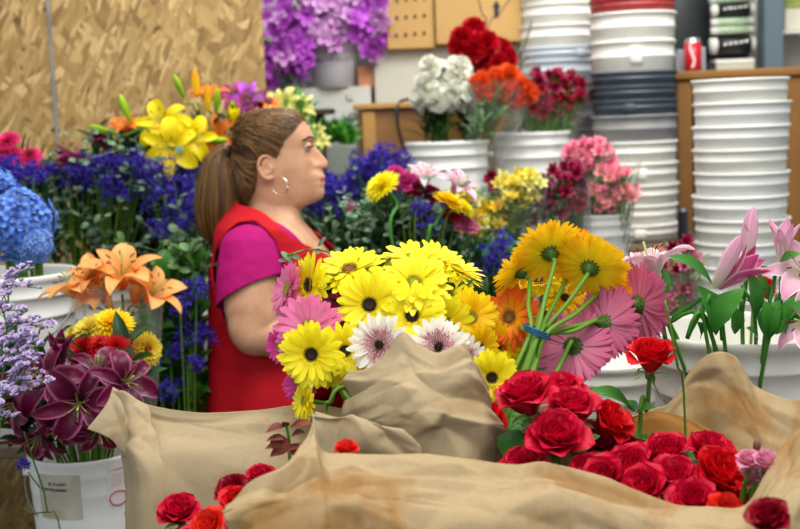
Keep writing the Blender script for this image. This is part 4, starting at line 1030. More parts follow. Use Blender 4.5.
# wrapped bundles seen between the tied gerberas and the big bucket
fb = Vector((P(672, 300, 2.9).x, 2.9, .86))
small_bunch('shaded dusty pink bunch in clear wrap behind the pink lilies', [(650, 256), (690, 240), (700, 290), (690, 312), (660, 312)], 45, [SALM, WINE, DUSTY], 2.95, fb, 38, 'pink_flower_bunch', '', 'bloom', .8, [(645, 262), (700, 262), (700, 315), (650, 315)])
film_cone('crumpled clear wrap behind the pink lily bucket', ((640, 278), (706, 268)), fb, 2.85)
t, *_ = (bucket(598, 262, 3.0, 92, 'grey white bucket behind the tied yellow gerberas', mat=solid('grey_plastic_bag', (176, 180, 180), .4, noise=.2, nscale=30), zbase=.842, handle=False),)
mb = MB(); box(mb, (P(683, 240, 3.5).x, 3.50, P(683, 205, 3.5).z - .26), (.028, .03, .5), bev=.008); single('dark_post', mb, BLK, 'short dark upright post between the mixed and the tall white stacks', 'post', (P(683, 240, 3.5).x, 3.5, .9), smooth=False)
# twigs above the carnations
for i, (a, b, c, l) in enumerate([((477, -6), (482, 14), (486, 30), 'bare reddish twig rising above the red carnations'), ((512, -4), (498, 16), (488, 30), 'pale bare twig leaning right above the red carnations'), ((532, 20), (524, 48), (514, 66), 'thin green twig beside the leftmost bucket stack'), ((530, 56), (520, 64), (512, 70), 'short twig behind the orange carnations')]):
    mb = MB(); tube(mb, cr([P(*a, 4.3), P(*b, 4.3), P(*c, 4.25), P(470, 140, 4.2)], 16), .0025, 5)
    single('bare_twig', mb, DWOOD if i != 1 else WOOD, l, 'twig', P(470, 140, 4.2))

# ================================================================== THE WOMAN
DW = 3.0
def Q(px, py): p = P(px, py, DW); return p.x, p.z
head_prof_f = [(300, 214), (303, 207), (311, 204), (318, 201), (322.5, 198), (324.6, 194), (324.4, 190), (323.6, 187), (324.8, 184), (325.2, 182.4), (323.9, 180.6), (325.4, 179), (325.4, 176.8), (323.6, 173.5), (322.4, 170.6), (325.2, 169), (327.8, 166.6), (328.6, 163.2), (327.6, 160), (324.6, 156.5), (321, 152), (317.6, 148.6), (315.2, 145.8), (314.6, 143), (314.8, 140), (313.6, 136), (311.4, 131), (308.2, 126), (304.5, 121.5), (298, 116), (290, 112), (280, 110.5), (274, 110.3)]
cheek_f = [(300, 214), (303, 207), (310, 204), (315, 200), (318, 196), (319, 190), (319, 184), (318.5, 178), (317, 172), (315, 164), (312.5, 156), (311, 148), (312, 143), (312.3, 139), (311.3, 135), (309.5, 130.5), (306.6, 126), (303, 121.5), (297, 116), (289.5, 112), (280, 110.5), (274, 110.3)]
back_f = [(249, 214), (247, 205), (243, 192), (239, 178), (237, 162), (237, 148), (240, 135), (246, 124), (254, 116), (263, 111.5), (271, 110.3)]
def zx(l): 
    a = [Q(*p) for p in l]; a = sorted(a, key=lambda t: t[1]); return [p[1] for p in a], [p[0] for p in a]
hf, hc, hb = zx(head_prof_f), zx(cheek_f), zx(back_f)
ztop = Q(272, 110.3)[1]; zbot = Q(270, 213)[1]
zW = [(zbot, .056), (Q(0, 203)[1] + 0, .060)]
def zl(py): return P(285, py, DW).z
wtab = sorted([(zl(214), .060), (zl(204), .061), (zl(197), .064), (zl(188), .069), (zl(178), .073), (zl(168), .0755), (zl(158), .0765), (zl(146), .077), (zl(134), .077), (zl(126), .073), (zl(119), .061), (zl(114), .043), (zl(110.5), .012)])
ze = zl(147.5); zn = zl(164); zm = zl(180.6)
def head_pt(z, th, infl=0.0):
    """th = 0 front, +-pi back; returns world point"""
    xb = np.interp(z, *hb); xc = np.interp(z, *hc); xf = np.interp(z, *hf); w = np.interp(z, [a for a, b in wtab], [b for a, b in wtab])
    cx = (xb + xc) / 2 + .0; rx = (xc - xb) / 2
    c, s = math.cos(th), math.sin(th)
    ex = 2.35 if c > 0 else 2.1
    g = (abs(c) ** ex + abs(s) ** ex) ** (-1 / ex)
    # jaw narrows forwards under the cheekbones
    y = s * g * w; x = cx + c * g * rx
    if c > 0:
        jaw = max(0, min(1, (zl(168) - z) / (zl(168) - zl(204)))); y *= 1 - .22 * jaw * c
        y *= 1 - .06 * c
        dz = z - zn
        sig = .0085 + .006 * math.exp(-((z - zl(167)) / .009) ** 2) + .022 * max(0, min(1, (zl(170) - z) / .012)) + .016 * max(0, min(1, (z - zl(143)) / .008))
        x += (xf - xc) * math.exp(-(y / sig) ** 2)
        ay = abs(y)
        x -= .0085 * math.exp(-((ay - .030) / .015) ** 2 - ((z - ze) / .009) ** 2)        # eye socket
        x += .0030 * math.exp(-((ay - .030) / .018) ** 2 - ((z - zl(139.5)) / .006) ** 2)  # brow
        x += .0035 * math.exp(-((ay - .040) / .018) ** 2 - ((z - zl(161)) / .012) ** 2)    # cheek
        x -= .0022 * math.exp(-((ay - .022) / .007) ** 2 - ((z - zl(172)) / .010) ** 2)    # fold beside the nose
        x -= .0025 * math.exp(-((z - zm) / .0016) ** 2) * math.exp(-(y / .02) ** 2)
        x -= .003 * math.exp(-((ay - .024) / .004) ** 2 - ((z - zm) / .004) ** 2)
    d = Vector((x - cx, y, 0)); 
    if infl and d.length: d += d.normalized() * infl
    return Vector((cx + d.x, DW + d.y, z))
body = MB()
NZ, NTH = 130, 120
vs = []
for j in range(NZ + 1):
    z = zbot + (ztop - zbot) * (1 - (1 - j / NZ) ** 1.25) if j < NZ else ztop
    for k in range(NTH): vs.append(head_pt(z, 2 * PI * k / NTH - PI))
body.add(vs, gridf(NTH, NZ, True) + [tuple(range(NTH - 1, -1, -1)), tuple(range(NZ * NTH, NZ * NTH + NTH))])
def limb(mb, pts, rad, ns=24, flat=None, n=None):
    """closed rounded tube through joints with a radius at every joint"""
    pts = [Vector(p) for p in pts]; n = n or 8 * (len(pts) - 1); c = cr(pts, n); r = [float(np.interp(i / n * (len(pts) - 1), range(len(pts)), rad)) for i in range(n + 1)]
    t0 = (c[0] - c[1]).normalized(); t1 = (c[-1] - c[-2]).normalized()
    pre = [c[0] + t0 * r[0] * math.sin(a) for a in (1.45, 1.1, .7, .35)]; rp = [r[0] * math.cos(a) for a in (1.45, 1.1, .7, .35)]
    post = [c[-1] + t1 * r[-1] * math.sin(a) for a in (.35, .7, 1.1, 1.45)]; rq = [r[-1] * math.cos(a) for a in (.35, .7, 1.1, 1.45)]
    tube(mb, pre + c + post, rp + r + rq, ns, flat=flat)
# torso: (centre x px, y px, half depth, half width)
def tx(px, py): return Q(px, py)
xb_ = lambda p: Q(*p)[0]
TOR = [ # z, x back, x front, half width, exponent
 (zl(196), Q(252, 196)[0], Q(298, 196)[0], .058),
 (zl(208), Q(249, 208)[0], Q(300, 208)[0], .062),
 (zl(216), Q(244, 216)[0], Q(301, 216)[0], .085),
 (zl(224), Q(236, 224)[0], Q(304, 224)[0], .130),
 (zl(233), Q(231, 233)[0], Q(311, 233)[0], .165),
 (zl(247), Q(226, 247)[0], Q(322, 247)[0], .180),
 (zl(264), Q(221, 264)[0], Q(336, 264)[0], .182),
 (zl(290), Q(220, 290)[0], Q(350, 290)[0], .178),
 (zl(320), Q(220, 320)[0], Q(346, 320)[0], .172),
 (zl(355), Q(220, 355)[0], Q(346, 355)[0], .178),
 (zl(395), Q(219, 395)[0], Q(352, 395)[0], .192),
 (zl(430), Q(210, 430)[0], Q(346, 430)[0], .195),
 (zl(470), Q(212, 470)[0], Q(336, 470)[0], .185),
 (zl(492), Q(222, 492)[0], Q(326, 492)[0], .160)]
TOR = [(z, min(a, b), max(a, b), w) for z, a, b, w in TOR]
def torso(mb, infl, zlo=None, zhi=None, n=70, ns=72, skirt=0):
    zs = [t[0] for t in TOR][::-1]; col = lambda k: [t[k] for t in TOR][::-1]
    z0 = zlo if zlo is not None else zs[0]; z1 = zhi if zhi is not None else zs[-1]; vs = []
    for j in range(n + 1):
        z = z0 + (z1 - z0) * j / n; zc = max(zs[0], z)
        xb = np.interp(zc, zs, col(1)); xf = np.interp(zc, zs, col(2)); w = np.interp(zc, zs, col(3))
        for k in range(ns):
            a = 2 * PI * k / ns; c, s = math.cos(a), math.sin(a); g = (abs(c) ** 2.5 + abs(s) ** 2.5) ** (-1 / 2.5)
            f = skirt * max(0, (zs[3] - z)) if skirt else 0
            vs.append(((xb + xf) / 2 + c * g * ((xf - xb) / 2 + infl + f), DW + s * g * (w + infl + f), z + infl * .9 * max(0, min(1, (z - zl(245)) / .03))))
    mb.add(vs, gridf(ns, n, True) + [tuple(range(ns - 1, -1, -1)), tuple(range(n * ns, n * ns + ns))])
torso(body, 0)
SY = .19
sh = Vector((Q(257, 240)[0], DW - SY + .01, zl(248))); el = Vector((Q(264, 330)[0], DW - SY - .05, zl(315))); wr = Vector((Q(322, 352)[0], DW - SY + .02, zl(338)))
sh2 = Vector((Q(257, 240)[0], DW + SY - .01, zl(248))); el2 = Vector((Q(264, 330)[0], DW + SY + .05, zl(315))); wr2 = Vector((Q(322, 352)[0], DW + SY - .03, zl(338)))
ARMR = [.063, .067, .066, .060, .050, .049, .043, .031, .026]
def armpts(s, e, w): return [s, s.lerp(e, .25), s.lerp(e, .5) + Vector((0, 0, 0)), s.lerp(e, .78), e, e.lerp(w, .18), e.lerp(w, .42), e.lerp(w, .8), w]
for s, e, w_ in ((sh, el, wr), (sh2, el2, wr2)):
    limb(body, armpts(s, e, w_), ARMR, 28)
    d = (w_ - e).normalized(); side = 1 if e.y < DW else -1
    pc = w_ + d * .045 
    limb(body, [w_ - d * .01, w_ + d * .03, w_ + d * .075], [.025, .034, .036], 20, flat=.5)
    inw = Vector((0, side, 0)); upv = Vector((0, 0, 1))
    for k, (L, off) in enumerate([(.070, .026), (.078, .009), (.073, -.009), (.058, -.026)]):
        b = w_ + d * .078 + upv * off * 1.0; m = b + d * L * .5 + inw * .008; t_ = b + d * L * .8 + inw * .032
        limb(body, [b - d * .02, b, m, t_], [.009, .0092, .0082, .0072], 10)
    b = w_ + d * .03 + upv * .026; limb(body, [b, b + d * .03 + upv * .022 + inw * .012, b + d * .058 + upv * .026 + inw * .03], [.012, .0105, .0085], 10)
hipz = zl(485)
for s in (-1, 1):
    hx = Q(272, 480)[0]
    limb(body, [(hx, DW + s * .09, hipz), (hx, DW + s * .10, .62), (hx + .015, DW + s * .10, .46), (hx - .015, DW + s * .10, .30), (hx - .02, DW + s * .10, .09)], [.105, .082, .060, .056, .040], 24)
    limb(body, [(hx - .03, DW + s * .10, .05), (hx + .06, DW + s * .105, .04), (hx + .15, DW + s * .11, .028)], [.042, .038, .026], 16)
# ear
def ear(side):
    mb = MB(); c = Vector((Q(270, 165.5)[0], DW + side * .079, zl(165.5)))
    out = Vector((0, side, 0)); 
    R = lambda a: (.0175 + .004 * math.sin(a)) if math.sin(a) > 0 else .0175
    pts = []
    for i in range(15):
        a = math.radians(-62 + i * 20.5)     # from lobe round the back over the top to the front
        a = PI * 1.62 - i / 14 * PI * 1.35
        pts.append(c + Vector((math.cos(a) * .0185 + math.sin(a) * -.003, 0, math.sin(a) * .028)) + out * (.006 + .006 * (-math.cos(a))))
    limb(mb, pts, [.0058, .0062, .005, .0045, .0042, .004, .004, .0042, .0044, .0044, .0042, .004, .004, .0036, .003], 10, n=40)
    lob = c + Vector((.006, 0, -.027)) + out * .004; blob(mb, lob, (.0075, .0045, .009), 12, 8)
    blob(mb, c + Vector((.002, 0, .0)) + out * -.001, (.016, .006, .025), 16, 10)
    pts = [c + Vector((.010, 0, -.012)) + out * .007, c + Vector((-.004, 0, -.014)) + out * .006, c + Vector((-.009, 0, .002)) + out * .006, c + Vector((-.002, 0, .014)) + out * .006]
    limb(mb, pts, [.003, .0034, .0032, .0028], 8)
    blob(mb, c + Vector((.012, 0, -.003)) + out * .006, (.004, .004, .006), 8, 6)
    return mb
def remesh(mb, name, mat, voxel, smooth=3):
    me = mb.mesh(name, mat); o = bpy.data.objects.new(name, me); COL.objects.link(o)
    m = o.modifiers.new('r', 'REMESH'); m.mode = 'VOXEL'; m.voxel_size = voxel; m.use_smooth_shade = True
    if smooth: s_ = o.modifiers.new('s', 'SMOOTH'); s_.iterations = smooth; s_.factor = .5
    dg = bpy.context.evaluated_depsgraph_get(); dg.update()
    me2 = bpy.data.meshes.new_from_object(o.evaluated_get(dg)); bpy.data.objects.remove(o); return me2
EARS = [ear(-1), ear(1)]
for e_ in EARS: body.merge(e_)
SKIN = solid('skin', (196, 144, 112), .42, c2=(216, 168, 134), nscale=26, sss=.12, spec=.35)
LIPS = solid('lips', (178, 100, 98), .4)
bm_ = remesh(body, 'body', SKIN, .0032, 3)
ROOT = Vector((Q(272, 470)[0], DW, 0))
wom = thing('person', 'woman with brown ponytail, red apron and magenta t-shirt standing in profile, facing right', 'person', ROOT)
bm_.materials.append(LIPS)
n = len(bm_.vertices); co = np.empty(n * 3, dtype=np.float32); bm_.vertices.foreach_get('co', co); co = co.reshape(-1, 3)
lipx = Q(321.6, 181)[0]
lipv = (co[:, 2] < zl(178.2)) & (co[:, 2] > zl(183.6)) & (co[:, 0] > lipx - np.abs((co[:, 2] - zm)) * .3) & (np.abs(co[:, 1] - DW) < .026)
mi = np.zeros(len(bm_.polygons), dtype=np.int32)
for p in bm_.polygons:
    if lipv[p.vertices[0]]: mi[p.index] = 1
bm_.polygons.foreach_set('material_index', mi)
bm_.transform(Matrix.Translation(-ROOT)); bm_.polygons.foreach_set('use_smooth', [True] * len(bm_.polygons))
bo = bpy.data.objects.new('body', bm_); COL.objects.link(bo); bo.parent = wom
def wpart(name, mb, mat, label=None, par=None): 
    o = part(name, mb, mat, wom, label=label)
    if par: o.parent = par
    return o
# eyes, lids, brows, nostrils
EYEW = solid('eye_white', (176, 160, 150), .25); IRIS = solid('iris', (46, 28, 18), .2); BROW = solid('brow', (74, 48, 34), .8); LASH = solid('lash', (34, 24, 20), .7)
for s in (-1, 1):
    ec = Vector((Q(306.9, 147.4)[0], DW + s * .031, ze)); mb = MB(); blob(mb, ec, .0118, 20, 14); e_ = wpart('eye', mb, EYEW)
    gaze = Vector((1, s * .04, -.02)).normalized(); mb = MB(); xf = Matrix.Translation(ec) @ rotto(gaze)
    l = MB(); lathe(l, [(.0005, .0123), (.0035, .0120), (.0066, .0105), (.0070, .0095)], 18); mb.merge(l, xf); wpart('iris', mb, IRIS, par=e_)
    mb = MB()
    for (e0, e1, rr) in ((0, 74, .0132), (-62, -17, .0128)):
        vs = []
        for j in range(7):
            b = math.radians(e0 + (e1 - e0) * j / 6)
            for k in range(17):
                a = math.radians(-80 + 160 * k / 16); bb = b * math.cos(a * .75) if e0 > 0 else b * (math.cos(a * .75))
                vs.append(ec + Vector((math.cos(bb) * math.cos(a), math.cos(bb) * math.sin(a), math.sin(bb))) * rr)
        mb.add(vs, gridf(16, 6))
    solidify(wpart('eyelid', mb, SKIN, par=e_), .0012)
    mb = MB()
    for k in range(26):
        a = math.radians(-70 + 140 * k / 25); bb = math.radians(3) * math.cos(a * .75)
        v = Vector((math.cos(bb) * math.cos(a), math.cos(bb) * math.sin(a), math.sin(bb))); p0 = ec + v * .0132
        tube(mb, [p0, p0 + v * .004 + Vector((.001, 0, -.0006)), p0 + v * .007 + Vector((.001, 0, .002))], [.0013, .0010, .0004], 4, caps=False)
    wpart('eyelashes', mb, LASH, par=e_)
    mb = MB()
    for k in range(60):
        f = k / 59; yy = .014 + .036 * f; zb = zl(139.0) + .004 * math.sin(f * PI * .8) - .006 * f * f + rng.uniform(-.0018, .0018)
        # find the surface x
        th = 0.0; best = None
        for q_ in range(60):
            th = q_ / 59 * 1.45; hp = head_pt(zb, th)
            if abs(hp.y - DW - yy) < .0016: best = hp; break
        if best is None: continue
        p0 = Vector((best.x + .0006, DW + s * (best.y - DW), zb)); tube(mb, [p0, p0 + Vector((-.002 - .004 * f, s * .006, .0025 - .003 * f))], [.0013, .0005], 4, caps=False)
    wpart('eyebrow', mb, BROW)
    mb = MB(); blob(mb, Vector((Q(322.6, 169.6)[0], DW + s * .0062, zl(169.8))), (.0045, .0024, .0016), 10, 6); wpart('nostril', mb, solid('nostril', (96, 48, 40), .8))
# clothes -------------------------------------------------------------
def clip_mesh(me, fns):
    """keep the side of every scalar function where it is positive, cutting faces cleanly"""
    V = [Vector(v.co) for v in me.vertices]; Fs = [tuple(p.vertices) for p in me.polygons]
    for fn in fns:
        val = [fn(v) for v in V]; cache = {}; nf = []
        def cut(a, b):
            k = (min(a, b), max(a, b))
            if k not in cache:
                t = val[a] / (val[a] - val[b]); cache[k] = len(V); V.append(V[a].lerp(V[b], t)); val.append(0)
            return cache[k]
        for f in Fs:
            s_ = [val[i] >= 0 for i in f]
            if all(s_): nf.append(f); continue
            if not any(s_): continue
            g = []
            for i in range(len(f)):
                a, b = f[i], f[(i + 1) % len(f)]
                if val[a] >= 0: g.append(a)
                if (val[a] >= 0) != (val[b] >= 0): g.append(cut(a, b))
            if len(g) > 2: nf.append(tuple(g))
        Fs = nf
    used = sorted({i for f in Fs for i in f}); mp = {o: i for i, o in enumerate(used)}
    m = MB(); m.add([V[i] for i in used], [tuple(mp[i] for i in f) for f in Fs]); return m
def px_of(v):
    """side-on photo coordinates of a point, for pattern cutting"""
    r = v - CAM; r = Vector((r.x * DW / v.y, DW, r.z * DW / v.y)) if False else Vector((v.x, DW, v.z - CAM.z))
    k = F / r.dot(_fwd); return (400 + r.dot(_right) * k, 264.5 - r.dot(_up) * k)
def poly_sd(p, poly):
    """signed distance, positive outside"""
    x, y = p; ins = False; dm = 1e9; j = len(poly) - 1
    for i in range(len(poly)):
        x1, y1 = poly[i]; x2, y2 = poly[j]
        if (y1 > y) != (y2 > y) and x < (x2 - x1) * (y - y1) / (y2 - y1) + x1: ins = not ins
        dx, dy = x2 - x1, y2 - y1; t = max(0, min(1, ((x - x1) * dx + (y - y1) * dy) / (dx * dx + dy * dy)))
        dm = min(dm, math.hypot(x - x1 - dx * t, y - y1 - dy * t)); j = i
    return -dm if ins else dm
SHIRT = solid('magenta_cotton', (168, 16, 104), .8, noise=.05, nscale=12, spec=.15, bump=.25)
mb = MB(); torso(mb, .010, zlo=zl(440), zhi=zl(203))
for s, e in ((sh, el), (sh2, el2)): limb(mb, [s + Vector((.0, 0, .004)), s.lerp(e, .25), s.lerp(e, .5), s.lerp(e, .75)], [.072, .078, .080, .078], 30)
sm_ = remesh(mb, 'shirt', SHIRT, .006, 4)
NRM = [v.normal.copy() for v in sm_.vertices]
for v, nr in zip(sm_.vertices, NRM):   # soft folds
    v.co += nr * (.0035 * mnoise.noise(Vector((v.co.x * 9, v.co.y * 9, v.co.z * 22))) + .002 * mnoise.noise(v.co * 40))
armd = (el - sh).normalized(); armd2 = (el2 - sh2).normalized()
hemP = sh.lerp(el, .44)
def hem(v):
    if abs(v.y - DW) < .10: return .05
    d_ = armd if v.y < DW else armd2; s_ = sh if v.y < DW else sh2
    near = 1 if (v - (s_ + d_ * (v - s_).dot(d_))).length < .13 else 0
    if not near: return .05
    return (sh.lerp(el, .47) - sh).length - (v - s_).dot(d_) - (v.x - s_.x) * .42
def neck(v): 
    x, y = px_of(v); return (y - (214 + max(0, x - 266) * 1.0)) * .0025 + max(0, abs(v.y - DW) - .09) * .8
so = wpart('t_shirt', clip_mesh(sm_, [hem, neck]), SHIRT); solidify(so, .0025)
APR = solid('red_apron', (186, 14, 30), .72, noise=.06, nscale=9, spec=.2, bump=.3)
mb = MB(); torso(mb, .025, zlo=zl(560), zhi=zl(207), skirt=.06)
limb(mb, [sh + Vector((0, .06, -.01)), sh + Vector((.03, .09, -.02))], [.058, .054], 20)
am_ = remesh(mb, 'apron', APR, .006, 6)
NRM = [v.normal.copy() for v in am_.vertices]
for v, nr in zip(am_.vertices, NRM):
    px_, py_ = px_of(v.co); low = max(0, min(1, (py_ - 290) / 80))
    ang = math.atan2(v.co.y - DW, v.co.x - Q(280, 350)[0])
    v.co += nr * (.006 * max(0, min(1, (250 - py_) / 15)) + .003 * mnoise.noise(Vector((v.co.x * 7, v.co.y * 7, v.co.z * 6))) + .006 * low * math.sin(ang * 9 + v.co.z * 5) + .0015 * mnoise.noise(v.co * 30))
ARMH = [(228, 238), (237, 224), (246, 217), (262, 215), (274, 222), (284, 233), (294, 260), (298, 292), (291, 318), (268, 330), (240, 322), (226, 296), (219, 262), (222, 248)]
def armhole(v): return poly_sd(px_of(v), ARMH) * .0025 if abs(v.y - DW) > .07 else .05
NECKP = [(200, 150), (340, 150), (400, 300), (340, 259), (323, 245), (299, 231.5), (283, 217.5), (270.6, 209.5), (259, 205), (251, 204), (240, 202)]
def aneck(v):
    x, y = px_of(v)
    if abs(v.y - DW) > .02: return poly_sd((x, y), NECKP) * .0025
    return poly_sd((x, y - 0), NECKP) * .0025
aprm = clip_mesh(am_, [armhole, aneck]); ao = wpart('apron', aprm, APR); solidify(ao, .003)
# stitched strap edge
# trousers and shoes below
TRO = solid('dark_trousers', (34, 36, 48), .8, noise=.1)
for s in (-1, 1):
    hx = Q(272, 480)[0]; mb = MB(); limb(mb, [(hx, DW + s * .09, hipz), (hx, DW + s * .10, .62), (hx + .012, DW + s * .10, .46), (hx - .01, DW + s * .10, .30), (hx - .02, DW + s * .10, .12)], [.116, .094, .078, .072, .066], 24); wpart('trouser_leg', mb, TRO)
    mb = MB(); limb(mb, [(hx - .035, DW + s * .10, .055), (hx + .06, DW + s * .105, .048), (hx + .155, DW + s * .11, .038)], [.052, .047, .036], 18)
    mb.v = [(v[0], v[1], max(v[2], 0.0)) for v in mb.v]; wpart('shoe', mb, solid('shoe', (28, 26, 26), .5))
# earrings
for s in (-1, 1):
    mb = MB(); c = Vector((Q(283.2, 184.4)[0], DW + s * .087, zl(184.2))); pts = []
    for i in range(33):
        a = 2 * PI * i / 32; pts.append(c + Vector((math.cos(a) * .0195 * 1.0, math.cos(a) * .006 * s + .001, math.sin(a) * .0215)))
    rad = [.0011 + .0016 * max(0, math.cos(2 * PI * i / 32 - .3)) for i in range(33)]; tube(mb, pts, rad, 10)
    t_ = wpart('hoop_earring', mb, solid('silver', (226, 214, 196), .18, 1), label='silver hoop earring')
# hair ----------------------------------------------------------------
def hair_mat(k, a, b):
    q = NT(k); geo = q.node('NewGeometry'); uv = q.node('UVMap'); sx = q.node('SeparateXYZ'); q.link(uv.outputs[0], sx.inputs[0])
    c = q.ramp(geo.outputs['Random Per Island'], [(0, lin(a)), (.6, lin(tuple((x + y) / 2 for x, y in zip(a, b)))), (1, lin(b))])
    bs = q.node('BsdfPrincipled'); bs.inputs['Roughness'].default_value = .38; bs.inputs['Specular IOR Level'].default_value = .5
    q.link(c, bs.inputs['Base Color']); q.link(bs.outputs[0], q.out.inputs[0]); return q.m
HAIR = hair_mat('hair', (66, 42, 20), (158, 116, 62)); HAIRB = solid('hair_base', (96, 66, 36), .5, noise=.3, nscale=90)
# hairline in side view: hair where the point is inside this outline
HL = [(303, 121), (297, 130), (289, 138), (284.5, 146), (282, 153), (279.5, 158), (275, 153.5), (268, 153), (262.5, 158), (260, 166), (260, 178), (257.5, 190), (252, 198), (247, 205), (225, 212), (205, 180), (215, 100), (270, 85), (305, 105)]
cap = MB(); vs = []
for j in range(NZ + 1):
    z = zbot + (ztop - zbot) * j / NZ
    for k in range(NTH): vs.append(head_pt(z, 2 * PI * k / NTH - PI, .0035) + Vector((0, 0, .004 * max(0, (z - zl(150)) / .1))))
cap.add(vs, gridf(NTH, NZ, True) + [tuple(range(NZ * NTH, NZ * NTH + NTH))])
cm = cap.mesh('cap', HAIRB)
def hl(v): return -poly_sd(px_of(v), HL)
capm = clip_mesh(cm, [hl])
co_ = wpart('hair_base', capm, HAIRB)
mb = MB(); TIE = Vector((Q(229.5, 150)[0], DW, zl(151)))
cz = zl(148); cxh = Q(270, 148)[0]
def skullx(th, el_):
    """hair surface: direction (azimuth th from front, elevation el_) -> point"""
    # march along ray until outside head, using head_pt in slices
    dirv = Vector((math.cos(th) * math.cos(el_), math.sin(th) * math.cos(el_), math.sin(el_)))
    rx = .096 if dirv.x > 0 else .094; ry = .083; rz = .101 if dirv.z > 0 else .125
    r = 1 / math.sqrt((dirv.x / rx) ** 2 + (dirv.y / ry) ** 2 + (dirv.z / rz) ** 2)
    return Vector((cxh, DW, cz)) + dirv * r
from mathutils.bvhtree import BVHTree
BV = BVHTree.FromPolygons([Vector(v) for v in cap.v], cap.f)
def surf(p, off):
    loc, nr, ix, ds = BV.find_nearest(p)
    if nr is None: return p
    c_ = Vector((cxh, DW, cz))
    if nr.dot(loc - c_) < 0: nr = -nr
    return loc + nr * off if (p - loc).dot(nr) < off else p
CAPV = [Vector(v) for v in capm.v]
Rh = random.Random(77)
edge_px = [(303, 121, .0), (303, 121, .02), (302.5, 121.5, .035), (300.5, 124, .05), (297, 129, .062), (290, 137, .071), (285, 145, .074), (282, 152, .075), (278.5, 157, .076), (272, 153.5, .077), (266, 154.5, .078), (262.5, 160, .078), (261, 168, .078), (260, 178, .074), (257.5, 188, .07), (253, 196, .062), (248, 203, .045), (244, 205, .02), (243, 205, 0)]
def edge(u):
    u *= len(edge_px) - 1; i = min(int(u), len(edge_px) - 2); f = u - i; a, b = edge_px[i], edge_px[i + 1]
    return [a[k] * (1 - f) + b[k] * f for k in range(3)]
for i in range(2600):
    s = -1 if Rh.random() < .62 else 1; e = edge(Rh.random()); x, z = Q(e[0], e[1]); a = Vector((x + Rh.uniform(-.002, .004), DW + s * (e[2] + .001), z + Rh.uniform(-.003, .003)))
    if Rh.random() < .45: a = Rh.choice(CAPV).copy(); s = -1 if a.y < DW else 1; e = (0, px_of(a)[1])
    off = Rh.uniform(.0025, .007); en = TIE + Vector((.008, Rh.gauss(0, .010), Rh.gauss(0, .010))); pts = []
    start = Rh.random() ** 2 * .3
    for j in range(11):
        t = start + (1 - start) * j / 10; p = a.lerp(en, t); p += Vector((0, s * .03 * math.sin(PI * t), (.035 if e[1] < 160 else -.01) * math.sin(PI * t) * min(1, (a - TIE).length / .08)))
        if t < .97: p = surf(p, off * min(1, .25 + 4 * t) * (1 if t < .85 else (1 - t) / .15 + .1))
        pts.append(p)
    tube(mb, cr(pts, 14), [.0005 + .0006 * math.sin(PI * j / 14) for j in range(15)], 3, caps=False)
wpart('swept_back_hair', mb, HAIR)
# ponytail
mb = MB(); axis = [TIE, Vector((Q(222, 150)[0], DW - .004, zl(149))), Vector((Q(217, 163)[0], DW - .01, zl(163))), Vector((Q(217.5, 185)[0], DW - .018, zl(185))), Vector((Q(218, 207)[0], DW - .022, zl(207))), Vector((Q(219, 228)[0], DW - .022, zl(228))), Vector((Q(219, 244)[0], DW - .02, zl(244)))]
arad = [.012, .022, .034, .044, .046, .036, .014]
limb(mb, axis, [r * .86 for r in arad], 20); wpart('ponytail_core', mb, HAIRB)
mb = MB(); 
for i in range(1500):
    an = Rh.uniform(0, 2 * PI); rr = Rh.uniform(.8, 1.08); end = Rh.uniform(.82, 1.0) if Rh.random() < .8 else Rh.uniform(.5, .9); tw = Rh.gauss(0, .25); pts = []
    fl_ = Rh.gauss(0, .05)
    for j in range(13):
        t = end * j / 12; u = t * 6; k = min(int(u), 5); f = u - k; c = axis[k].lerp(axis[k + 1], f); r = (arad[k] * (1 - f) + arad[k + 1] * f) * rr * (1 + fl_ * t * 3)
        tg = (axis[k + 1] - axis[k]).normalized(); n1 = tg.cross(Vector((0, 1, 0))).normalized(); n2 = Vector((0, 1, 0))
        pts.append(c + (n1 * math.cos(an + tw * t) + n2 * math.sin(an + tw * t)) * r)
    tube(mb, cr(pts, 16), [.0009] * 14 + [.0006, .0004, .0002], 3, caps=False)
wpart('ponytail', mb, HAIR)
mb = MB(); tg = (axis[1] - axis[0]).normalized(); pts = []
for i in range(25):
    a = 2 * PI * i / 24; pts.append(TIE + Vector((-.002, 0, 0)) + (Vector((0, 1, 0)) * math.cos(a) + Vector((.25, 0, 1)).normalized() * math.sin(a)) * .0165)
tube(mb, pts, .006, 8); wpart('hair_tie', mb, solid('hair_tie', (14, 14, 18), .7))

